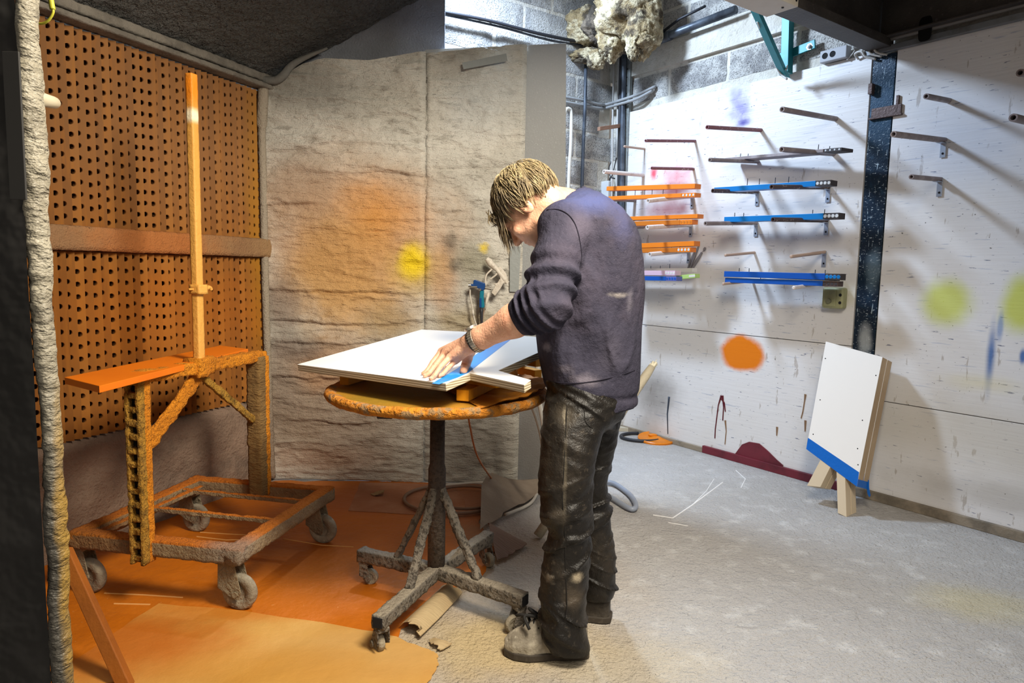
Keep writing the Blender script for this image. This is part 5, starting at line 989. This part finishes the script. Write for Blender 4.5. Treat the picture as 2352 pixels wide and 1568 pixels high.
def f_body(P):
    d = ell(P, hd(-.018, .035, 0), (.098, .076, .098), AXH)                     # cranium
    d = smin(d, ell(P, hd(.030, -.035, 0), (.070, .062, .088), AXH), .025)       # face
    d = smin(d, ell(P, hd(.062, -.098, 0), (.028, .034, .024), AXH), .022)       # chin
    d = smin(d, cap(P, hd(.012, -.080, .048), hd(.055, -.100, .02), .018, .018), .02)
    d = smin(d, cap(P, hd(.012, -.080, -.048), hd(.055, -.100, -.02), .018, .018), .02)
    d = smin(d, ell(P, hd(.088, .018, 0), (.014, .046, .011), AXH), .012)        # brow
    d = smin(d, cap(P, hd(.094, .002, 0), hd(.118, -.034, 0), .008, .011), .008)  # nose
    d = smin(d, ell(P, hd(.104, -.038, 0), (.014, .017, .009), AXH), .006)
    d = smin(d, ell(P, hd(.093, -.062, 0), (.010, .024, .0055), AXH), .005)      # lips
    d = smin(d, ell(P, hd(.091, -.074, 0), (.010, .021, .0055), AXH), .005)
    for s in (-1, 1):
        d = np.maximum(d, -ell(P, hd(.104, .000, s*.032), (.016, .018, .011), AXH)+.0) if False else smin(smin(d, ell(P, hd(.072, -.030, s*.042), (.020, .020, .018), AXH), .012), ell(P, hd(.079, -.006, s*.031), (.0135, .0135, .0135)), .004)
        e = ell(P, hd(-.008, -.018, s*.079), (.019, .008, .033), AXH); e2 = ell(P, hd(-.003, -.016, s*.087), (.012, .006, .023), AXH); e = np.maximum(e, -e2); d = smin(d, e, .006)   # ears
    C7 = px(1338, 494, 2.26)
    d = smin(d, chain(P, [hd(-.045, -.055, 0), px(1296, 478, 2.25), C7, px(1362, 575, 2.26)], [.058, .058, .066, .10], .03), .03)   # neck
    # trunk, pelvis, legs beneath the clothes
    d = smin(d, chain(P, [px(1365, 590, 2.25), px(1370, 720, 2.25), px(1352, 850, 2.24), px(1348, 900, 2.24)], [.105, .11, .10, .08], .04), .05)
    for a, b, c, dd in (((1318, 975), (1298, 1170), (1296, 1400), 2.10), ((1372, 960), (1362, 1160), (1370, 1350), 2.31)): d = smin(d, chain(P, [px(*a, dd), px(*b, dd), px(*c, dd)], [.055, .042, .035], .03), .03)
    # arms
    d = smin(d, chain(P, [px(1345, 540, 2.2), shL, elL], [.06, .052, .042], .03), .03)
    fa = chain(P, [elL, elL*.6+wrL*.4, elL*.15+wrL*.85, wrL], [.046, .049, .034, .029], .02); d = smin(d, fa, .02)
    d = smin(d, chain(P, [px(1345, 540, 2.32), shR, elR, wrR], [.06, .052, .042, .03], .03), .03)
    # hand: palm as a slab of metacarpals, then five separate fingers
    h = None
    for i, fg in enumerate(fing):
        w0 = wrL+(fg[0]-palm_c)*.35; c = cap(P, w0, fg[0], .019, .0125); h = c if h is None else smin(h, c, .014)
    h = smin(h, chain(P, [wrL, thumb[0]], [.026, .021], .01), .014)
    d = smin(d, h, .012)
    for fg, r_ in zip(fing, fr_r):
        c = chain(P, fg, r_, .003); c = np.minimum(c, ell(P, fg[1], (.0098, .0098, .0098))); d = smin(d, c, .003)
    d = smin(d, chain(P, thumb, thr, .004), .006)
    return d
m_skin = mat('skin', '#dba88a', .5, layers=[((30, 30, 30), .45, .7, '#c48468', .5), ((90, 90, 90), .6, .72, '#b9765c', .35)], blots=[(tuple(hd(.06, -.085, .03)), (.045, .05, .05), '#8f6e58', .75, .3, 40, .1), (tuple(hd(.0, -.07, .06)), (.05, .04, .05), '#a37a60', .5, .3, 30, .1), (tuple((fing[0][1])), (.01, .01, .01), '#c27a62', .5), (tuple(fing[1][1]), (.01, .01, .01), '#c27a62', .5)], bumps=[(160, .0012, 3), (40, .002, 2)])
m_skin.node_tree.nodes['Principled BSDF'].inputs['Subsurface Weight'].default_value = .12
m_skin.node_tree.nodes['Principled BSDF'].inputs['Subsurface Radius'].default_value = (.02, .008, .004)
man = empty('person', A_([.25, 2.2, 0]), 'man in dusty navy sweatshirt, head bent, pressing blue tape onto the white panel', 'person')
body = sdf_mesh(f_body, (-.35, 1.90, .1), (.56, 2.66, 1.60), .0040, 'body', m_skin, man)
# finger nails, eyes
m_nail = mat('nail', '#dcb09a', .35); mb = MB()
for fg in fing[:3]:
    d = nrm(fg[3]-fg[2]); u = nrm(nW-d*(nW@d)); c = fg[3]+u*.0052-d*.001; mb.sph(c, (.0062, .0046, .0016), 10, (d, np.cross(u, d), u), 6)
mb.build('nail', m_nail, man, smooth=True)
for s in (-1, 1): MB().sph(hd(.079, -.006, s*.031), .0115, 14, None, 10).build('eye', mat('eye', '#d8cfc6', .2), man, smooth=True)
# ---- sweatshirt
TR = []
for (y, xl, xr, Yc, ry) in [(925, 1264, 1456, 2.235, .165), (905, 1259, 1459, 2.235, .17), (880, 1252, 1460, 2.235, .172), (866, 1249, 1461, 2.235, .172), (809, 1240, 1463, 2.24, .175), (755, 1236, 1466, 2.24, .178), (700, 1233, 1469, 2.245, .182), (656, 1233, 1470, 2.245, .19), (600, 1237, 1468, 2.25, .198), (549, 1243, 1461, 2.255, .205), (514, 1248, 1444, 2.26, .205), (485, 1262, 1417, 2.26, .185), (462, 1282, 1385, 2.26, .145), (448, 1296, 1366, 2.26, .105), (437, 1314, 1352, 2.26, .07)]:
    a = px(xl, y, Yc); b = px(xr, y, Yc); TR.append((a[2]*.5+b[2]*.5, (a[0]+b[0])/2, Yc, (b[0]-a[0])/2, ry, .18))
cuff = px(1188, 733, 2.035)
da = nrm(elL-shL); dfo = nrm(cuff-elL)
def f_shirt(P):
    d = rings(P, TR, 2.35)
    hem = px(1355, 905, 2.235)[2]; z = P[:, 2]
    # side and back folds
    d = d - .007*np.sin((P[:, 0]*9+P[:, 2]*5.5+.35*fbm(P*5, 2))*3.2)*np.clip((z-hem-.02)/.1, 0, 1)*np.clip((1.45-z)/.2, 0, 1)*np.exp(-((P[:, 0]-.22)/.14)**2)
    d = d - .006*fbm(P*A_([9, 9, 5.]), 2)
    d = d - .007*np.clip(1-np.abs(fbm(np.stack([P[:, 0]*7+z*2.5, P[:, 1]*4, z*3.2-P[:, 0]*4], -1)+5, 2))*4.5, 0, 1)*np.clip((z-hem-.02)/.1, 0, 1)
    # ribbed hem pulls in
    d = d + .006*np.exp(-((z-hem-.010)/.012)**2)
    up = chain(P, [px(1330, 505, 2.16), shL+A_([.0, .0, -.005]), elL], [.078, .077, .074], .03)
    t = ((P-shL)@da)/np.linalg.norm(elL-shL)
    side = P@nrm([.9, -.2, -.3])
    wr_ = .0105*np.sin(t*26+side*22+2.2*fbm(P*7, 2))*np.clip((t-.38)/.3, 0, 1)*np.clip((1.25-t)/.2, 0, 1)+.004*np.sin(t*11+side*30)*np.clip(1-t, 0, 1)
    fo = chain(P, [elL+A_([.0, .0, .0]), elL*.45+cuff*.55, cuff], [.074, .062, .049], .02)
    t2_ = ((P-elL)@dfo)/np.linalg.norm(cuff-elL)
    wr2 = .0100*np.sin(t2_*24+1.5*fbm(P*9+3, 2)+side*14)*np.clip((.78-t2_)/.2, 0, 1)*np.clip((t2_+.5)/.4, 0, 1)
    arm = smin(up-wr_, fo-wr2, .018)
    cut = (P-cuff)@dfo                                                # flat cuff opening
    arm = np.maximum(arm, cut)
    arm = np.maximum(arm, -np.maximum(chain(P, [elL*.4+cuff*.6, cuff+dfo*.05], [.045, .0445], .01), -(cut+.03)))
    arm = arm+.004*np.exp(-((cut+.062)/.006)**2)*np.clip(t2_*3, 0, 1)
    ra = chain(P, [px(1345, 505, 2.34), shR, elR, wrR*.7+elR*.3], [.078, .075, .066, .05], .03)
    crease = .012*np.exp(-(arm/.010)**2)*0
    d = smin(d, arm, .016); d = smin(d, ra, .025)
    # neck opening
    nk = nrm(px(1262, 452, 2.25)-px(1338, 492, 2.26)); nc = px(1316, 474, 2.255)
    col = np.abs((P-nc)@nk+.004); rr_ = np.linalg.norm(np.cross(P-nc, nk), axis=1); ring = np.sqrt((rr_-.067)**2+(col)**2)-.008
    d = smin(d, ring, .012)
    d = np.maximum(d, -cap(P, nc-nk*.01, nc+nk*.12, .0625, .075))
    d = np.maximum(d, -(z-hem+.034+ -.10*(P[:, 0]-.29)))             # hem line, a little higher at the back
    return d
def seam(P): return P
m_shirt = mat('sweatshirt', '#373542', .9, layers=[((5, 5, 5), .45, .7, '#4a4450', .7), ((160, 160, 160), .55, .75, '#5a5663', .4)],
    blots=[(tuple(px(1345, 470, 2.2)), (.17, .4, .07), '#4a5484', .75, .3, 10, .1), (tuple(px(1415, 520, 2.2)), (.06, .4, .10), '#474c74', .5, .4, 10, 0), (tuple(px(1418, 677, 2.07)), (.045, .3, .013), '#9d958f', .75, .6, 30, 0), (tuple(px(1445, 690, 2.1)), (.02, .3, .05), '#6d6872', .6, .6, 30, 0), (tuple(px(1345, 875, 2.05)), (.07, .3, .030), '#77707a', .7, .7, 28, 0), (tuple(px(1300, 852, 2.05)), (.05, .3, .02), '#6c6670', .6, .7, 28, 0), (tuple(px(1330, 520, 2.05)), (.06, .3, .08), '#554f5c', .6, .5, 10, 0), (tuple(px(1400, 800, 2.1)), (.06, .3, .10), '#4c4854', .6, .5, 10, 0), (tuple(px(1256, 800, 2.1)), (.02, .3, .02), '#8a8690', .7, .8, 60, 0)],  # the two blue blots paint cool rim light on shoulders and upper back
    bumps=[(260, .0012, 2), (26, .006, 3), ((10, 10, 6), .016, 3)], spec=.15)
sdf_mesh(f_shirt, (-.06, 1.86, .70), (.60, 2.72, 1.56), .0052, 'sweatshirt', m_shirt, man)
# stitched seams: shoulder and hem
m_seam = mat('seam', '#27252f', .9, spec=.1)
def onshirt(pts, r, name, f=f_shirt, m_=m_seam, Y0=1.8, lift=.0):
    out = []
    for (x, y) in pts:
        Ys = np.linspace(Y0, 2.6, 400); Pn = A_([atY(x, y, Y) for Y in Ys]); d = f(Pn); k = np.argmax(d < 0)
        if d[k] < 0: out.append(Pn[max(k-1, 0)]+A_([0, lift, 0]))
    if len(out) > 2: MB().tube(bez(out, 4), r, 6).build(name, m_, man, smooth=True)
onshirt([(1256, 482), (1275, 480), (1292, 484), (1308, 495), (1320, 512), (1328, 535), (1333, 560), (1336, 585), (1334, 605)], .0016, 'shoulder_seam')
onshirt([(1252, 872), (1280, 878), (1320, 880), (1360, 876), (1400, 868), (1435, 858), (1458, 850)], .0016, 'hem_seam')
# ---- trousers
def legrings(rows, Y, ry):
    R = []
    for i, (y, xl, xr) in enumerate(rows):
        a = px(xl, y, Y[i] if hasattr(Y, '__len__') else Y); b = px(xr, y, Y[i] if hasattr(Y, '__len__') else Y); yy = Y[i] if hasattr(Y, '__len__') else Y; R.append((a[2]*.5+b[2]*.5, (a[0]+b[0])/2, yy, (b[0]-a[0])/2, ry[i] if hasattr(ry, '__len__') else ry, 0))
    return R
NL = legrings([(920, 1258, 1400), (960, 1252, 1392), (1000, 1247, 1380), (1060, 1241, 1368), (1120, 1238, 1357), (1160, 1238, 1357), (1190, 1246, 1357), (1224, 1256, 1356), (1275, 1248, 1355), (1347, 1242, 1348), (1400, 1240, 1346), (1440, 1242, 1348), (1470, 1252, 1354), (1490, 1266, 1356)], [2.16, 2.13, 2.11, 2.09, 2.08, 2.075, 2.07, 2.07, 2.065, 2.06, 2.055, 2.05, 2.05, 2.05], [.10, .10, .098, .092, .085, .08, .076, .073, .074, .076, .078, .08, .075, .07])
FL = legrings([(930, 1330, 1436), (964, 1330, 1420), (1019, 1325, 1413), (1070, 1320, 1400), (1110, 1318, 1397), (1155, 1316, 1403), (1219, 1320, 1405), (1275, 1322, 1414), (1347, 1325, 1415), (1372, 1328, 1408), (1386, 1338, 1407)], [2.30, 2.30, 2.30, 2.30, 2.30, 2.30, 2.30, 2.305, 2.31, 2.31, 2.31], [.1, .1, .095, .09, .08, .075, .07, .07, .075, .07, .065])
PV = legrings([(870, 1255, 1450), (905, 1256, 1446), (930, 1256, 1436), (950, 1254, 1424), (975, 1256, 1400)], 2.225, [.155, .165, .165, .15, .10])
def f_trs(P):
    z = P[:, 2]; a = rings(P, NL, 2.2); b = rings(P, FL, 2.2); c = rings(P, PV, 2.3)
    zk = px(1300, 1180, 2.07)[2]; zh = px(1300, 1480, 2.05)[2]
    rd = lambda Q: np.clip(1-np.abs(fbm(Q, 2))*5, 0, 1)
    kn_ = np.exp(-((z-zk+.03)/.13)**2); hm_ = np.exp(-((z-zh-.07)/.10)**2); hp_ = np.exp(-((z-.80)/.10)**2)
    Qa = np.stack([P[:, 0]*4+z*4, P[:, 1]*4, z*15-P[:, 0]*7], -1); Qb = np.stack([P[:, 0]*5-z*3, P[:, 1]*4+3, z*17+P[:, 0]*9], -1)
    F1_ = .011*rd(Qa)*(kn_+.25)+.012*rd(Qb+7)*(hm_+.15)+.008*rd(Qb*.8+2)*hp_+.004*fbm(P*A_([10, 10, 4.]), 2)-.006*kn_-.004*hm_
    d = smin(smin(a, c, .04), b, .012)
    d = d - F1_ - .004*fbm(P*18, 2)
    d = np.maximum(d, -(z-zh+.02-.32*(P[:, 0]-.20)*0-np.where(P[:, 1] < 2.19, .0, .06)))
    return d
m_trs = mat('trousers', '#1a1714', .45, layers=[((7, 7, 4), .48, .70, '#352e26', .8), ((60, 60, 60), .58, .7, '#4a4238', .5)],
    blots=[(tuple(px(1325, 1328, 1.99)), (.030, .15, .022), '#a89a82', .85, .6, 40, .1), (tuple(px(1300, 960, 2.0)), (.06, .2, .05), '#4d463c', .8, .5, 14, 0), (tuple(px(1262, 1335, 1.99)), (.022, .15, .02), '#8a7f70', .7, .8, 60, 0), (tuple(px(1318, 1375, 1.98)), (.05, .15, .06), '#5b5043', .6, .6, 20, 0), (tuple(px(1298, 1100, 1.99)), (.010, .2, .22), '#6a6152', .55, .5, 40, 0), (tuple(px(1300, 960, 2.0)), (.01, .2, .04), '#a79c88', .6, .7, 60, 0), (tuple(px(1285, 1190, 1.98)), (.05, .2, .05), '#463e34', .6, .6, 12, 0)],
    bumps=[(230, .0012, 2), (22, .007, 4)], spec=.3)
sdf_mesh(f_trs, (.02, 1.92, .04), (.45, 2.48, .95), .0052, 'trousers', m_trs, man)
onshirt([(1302, 935), (1300, 980), (1297, 1040), (1294, 1100), (1292, 1150), (1297, 1210), (1298, 1270), (1300, 1330), (1302, 1390), (1298, 1420)], .0013, 'side_seam', f_trs, mat('seam_dark', '#15120f', .9), 1.85)
onshirt([(1342, 938), (1344, 965), (1356, 980), (1378, 992)], .0013, 'pocket_seam', f_trs, mat('seam_pocket', '#15120f', .9), 1.85)
# ---- shoes
m_shoe = mat('shoe_suede', '#a39a88', .85, layers=[((14, 14, 14), .42, .65, '#6b6254', .8), ((80, 80, 80), .6, .72, '#c3bba8', .5)], bumps=[(90, .003, 3)]); m_sole = mat('shoe_sole', '#3a332b', .7, layers=[((40, 40, 40), .5, .7, '#5e5548', .6)]); m_lace = mat('lace', '#1c1a18', .8); m_shoe2 = mat('shoe_dark', '#3b352e', .7, layers=[(30, .5, .7, '#5b5347', .6)], bumps=[(90, .003, 3)])
def shoe(toe, heel, m_, name_, lift_toe=0):
    toe, heel = A_(toe, float), A_(heel, float); L_ = np.linalg.norm(toe-heel); f = nrm(toe-heel); s = A_([-f[1], f[0], 0]); AX = A_([f, s, [0, 0, 1.]])
    root = empty(name_, (toe+heel)/2, parent=man)
    def outline(t): return np.interp(t, [0, .08, .25, .5, .72, .9, 1], [.020, .034, .037, .040, .050, .038, .012])
    def f_up(P):
        q = (P-heel)@AX.T; t = q[:, 0]/L_; w_ = outline(np.clip(t, 0, 1)); hgt = np.interp(t, [0, .08, .3, .54, .68, .84, .95, 1], [.095, .108, .112, .110, .088, .064, .048, .03])
        cen = np.interp(t, [0, .5, .8, 1], [0, 0, .003, .004]); zz = q[:, 2]-.022; wz = w_*np.interp(zz/hgt, [0, .35, 1, 1.5], [1, 1.03, .72, .6])
        dz = zz-hgt+.020; e = (np.abs((q[:, 1]-cen)/np.maximum(wz, .004))**2.5+np.abs(np.clip(zz/np.maximum(hgt, .01), 0, 9))**3.2)**.4
        d = (e-1)*.03; d = np.maximum(d, -zz); d = np.maximum(d, np.maximum(-q[:, 0]+.004, q[:, 0]-L_)); return d+.0012*fbm(P*40, 2)
    b0 = np.minimum(toe, heel)-.09; b1 = np.maximum(toe, heel)+.09; b0[2] = 0.0; b1[2] = .17
    sdf_mesh(f_up, b0, b1, .0032, 'upper', m_, root, 2.5)
    pts = []
    for t in np.linspace(0, 1, 18): pts.append((t, outline(t)+.004))
    ring = [heel+f*(L_*t*1.02-.004)+s*(w_+(.003 if t > .5 else 0)) for t, w_ in pts]+[heel+f*(L_*t*1.02-.004)-s*(w_-(.003 if t > .5 else 0)) for t, w_ in pts[::-1]]
    MB().prism([p*A_([1, 1, 0])+A_([0, 0, .002]) for p in ring], (0, 0, .024)).build('sole', m_sole, root, bevel=.004)
    def up_(t, sd): # point on the vamp
        h = np.interp(t, [.3, .54, .68, .84], [.112, .110, .088, .064])+.022; w_ = outline(t)*sd*.62; return heel+f*(t*L_)+s*w_+A_([0, 0, h-.012-abs(sd)*.012])
    mb = MB()
    for i, t in enumerate((.57, .63, .69, .75)): mb.tube(bez([up_(t, -1), up_(t+.02, 0)+A_([0, 0, .012]), up_(t+.03, 1)], 5), .0038, 6)
    c = up_(.60, 0)+A_([0, 0, .014])
    for a, b_ in (((.03, -.03, .012), (.0, -.055, -.02)), ((.045, .02, .012), (.03, .05, -.015)), ((-.02, -.04, .006), (.01, -.06, -.05)), ((.03, -.05, -.02), (.02, -.055, -.06)), ((.05, -.01, 0), (.07, -.03, -.012))):
        mb.tube(bez([c, c+f*a[0]+s*a[1]+A_([0, 0, a[2]]), c+f*b_[0]+s*b_[1]+A_([0, 0, b_[2]])], 6), .0052, 6)
    mb.sph(c, .009, 8); mb.build('laces', m_lace, root, smooth=True)
    t_ = MB()
    for k in range(2):
        tt_ = .82+.06*k; t_.tube(bez([heel+f*(L_*tt_)-s*outline(tt_)*.95+A_([0, 0, .03]), heel+f*(L_*(tt_-.01))+A_([0, 0, np.interp(tt_, [.68, .84, .95], [.088, .064, .048])+.0195]), heel+f*(L_*tt_)+s*outline(tt_)*.95+A_([0, 0, .03])], 8), .0016, 6)
    t_.build('stitching', m_seam, root, smooth=True)
sh_t = atZ(1158, 1520); sh_h = atZ(1352, 1518); sh_t[1] += .02
shoe(sh_t+A_([0, .03, 0]), sh_h+A_([0, .035, 0]), m_shoe, 'shoe')
hh_ = atZ(1404, 1432); shoe(hh_+A_([-.235, .085, 0]), hh_+A_([0, .02, 0]), m_shoe2, 'shoe')
# ---- watch and bracelet
wd_ = nrm(wrL-elL); wc = wrL-wd_*.022; m_wb = mat('watch_steel', '#b9b1a3', .3, .8, bumps=[(300, .001, 1)]); m_wd = mat('watch_dark', '#2c2a28', .5, layers=[(200, .55, .62, '#8d8578', .7)])
wt_ = empty('wristwatch', wc, parent=man)
u_ = nrm(np.cross(wd_, [0, 0, 1.])); v_ = np.cross(wd_, u_)
def ringtube(c, r_, w_, th, m_, nm, seg=36):
    prof = [(r_, -w_/2), (r_+th, -w_/2*.8), (r_+th, w_/2*.8), (r_, w_/2)]; MB().lathe(c, prof, wd_, seg).build(nm, m_, wt_, auto=50)
ringtube(wc, .0345, .018, .0035, m_wb, 'strap'); ringtube(wc-wd_*.014, .0350, .009, .003, m_wd, 'bracelet'); ringtube(wc+wd_*.012, .0345, .005, .002, m_wd, 'bracelet')
mb = MB()
for k in range(30):
    a = 2*math.pi*k/30; o_ = u_*math.cos(a)+v_*math.sin(a); mb.box(wc+o_*.0385, (.0035, .0026, .0145), (np.cross(wd_, o_), o_, wd_))
mb.build('strap_link', m_wb, wt_, kind='stuff')
up3 = nrm(A_([0, 0, 1.])-wd_*wd_[2]+A_([-.2, -.1, 0])); up3 = nrm(up3-wd_*(up3@wd_))
MB().lathe(wc+up3*.0375, [(0.0, 0), (.019, 0), (.020, .004), (.018, .009), (.0155, .0095), (.015, .0085), (0, .0085)], up3, 28).build('watch_case', m_wb, wt_, auto=40)
MB().lathe(wc+up3*.0375, [(0, .0092), (.0148, .0092)], up3, 24).build('dial', mat('dial', '#e6e2d8', .3), wt_)
# ---- hair
m_hair = bpy.data.materials.new('hair'); m_hair.use_nodes = True
m_hair = mat('hair_brown', '#75654a', .45, layers=[((60, 60, 60), .4, .62, '#a08e68', .8), ((22, 22, 22), .5, .7, '#453724', .8)], blots=[(tuple(hd(-.07, .10, .03)), (.12, .12, .10), '#b5a37c', .6, .4, 30, 0), (tuple(hd(.05, .05, .07)), (.09, .09, .09), '#3a2c1c', .75, .4, 30, 0)], spec=.5)  # pale blot paints rim light onto the crown and back of the hair
ER = A_([.108, .088, .103]); EC = hd(-.020, .029, 0)
def hp(q, off): return EC+AXH.T@(q*(ER+off))
def f_hair(P):
    q = (P-EC)@AXH.T; f_, l_, u_2 = q[:, 0], q[:, 1], q[:, 2]
    d = ell(P, EC, ER, AXH)
    # hairline: open over the face, lower at the nape, clear of the ears
    line = np.where(f_ > .045, .030+(f_-.045)*.2, np.where(f_ > -.01, .030-(.045-f_)*1.1, -.035-(-.01-f_)*.75))
    lump = .0025*np.sin(np.arctan2(l_, f_)*16+u_2*20+3*fbm(P*14, 2))
    return np.maximum(d-lump-.003*fbm(P*60, 2), line-u_2)
hair = sdf_mesh(f_hair, EC-.15, EC+.15, .0034, 'hair', m_hair, man)
mb = MB(); crown = nrm([-.35, .0, .93]); rg = np.random.default_rng(5)
for k in range(3400):
    # a lock: starts on the scalp, flows away from the crown, then falls
    q = nrm(rg.normal(0, 1, 3)); 
    if q[2] < -.25: continue
    if q[0] > .35 and q[2] < .22: continue
    if abs(q[0]-.02) < .32 and q[2] < -.02: continue
    if q[0] < -.3 and q[2] < -.55: continue
    steps = 7; ln = rg.uniform(.045, .085); pts = []; p = q.copy(); wob = rg.normal(0, .16)+.35*math.sin(q[1]*7+q[0]*5+q[2]*6)
    fr = q[0] > .62 and q[2] > .1
    if fr: ln *= 1.6
    P_ = hp(p, .001); cur = P_
    g_w = A_([0, 0, -1.]); off = rg.uniform(.002, .010); hang = 0
    for s in range(steps):
        if not hang:
            t = p-crown; t = t-p*(t@p); t = nrm(t); t = nrm(t+wob*np.cross(p, t)+.07*rg.normal(0, 1, 3)); p = nrm(p+t*ln/steps/.10); cur = hp(p, .001+off*math.sin(math.pi*min(1, (s+1)/steps*.9))); 
            if fr and p[2] < .42 and p[0] > .5: hang = 1
            if p[2] < -.30 and p[0] < .0: pass
        else:
            cur = cur+nrm(.55*g_w+.35*(-Uh)+.10*Fh+rg.normal(0, .08, 3))*ln/steps
        pts.append(cur)
    w_ = rg.uniform(.0008, .0016)
    mb.tube(pts, [w_*.5]+[w_]*(steps-3)+[w_*.6, w_*.15], 3, False)
mb.build('hair_lock', m_hair, man, smooth=True, kind='stuff')
# fringe tip hanging from the forehead
mb = MB()
for k in range(90):
    st = hd(.082+rg.normal(0, .006), .07+rg.normal(0, .012), rg.uniform(-.05, .062)); en = px(1152+rg.uniform(-28, 8), 508+rg.uniform(-14, 16), st[1]+rg.normal(0, .004)); 
    mid = (st+en)/2+Fh*.008+Uh*.004; mb.tube(bez([st, mid, en], 4), np.interp(np.linspace(0, 1, 9), [0, .5, 1], [.0016, .0018, .0003]), 4, False)
mb.build('fringe', m_hair, man, smooth=True, kind='stuff')
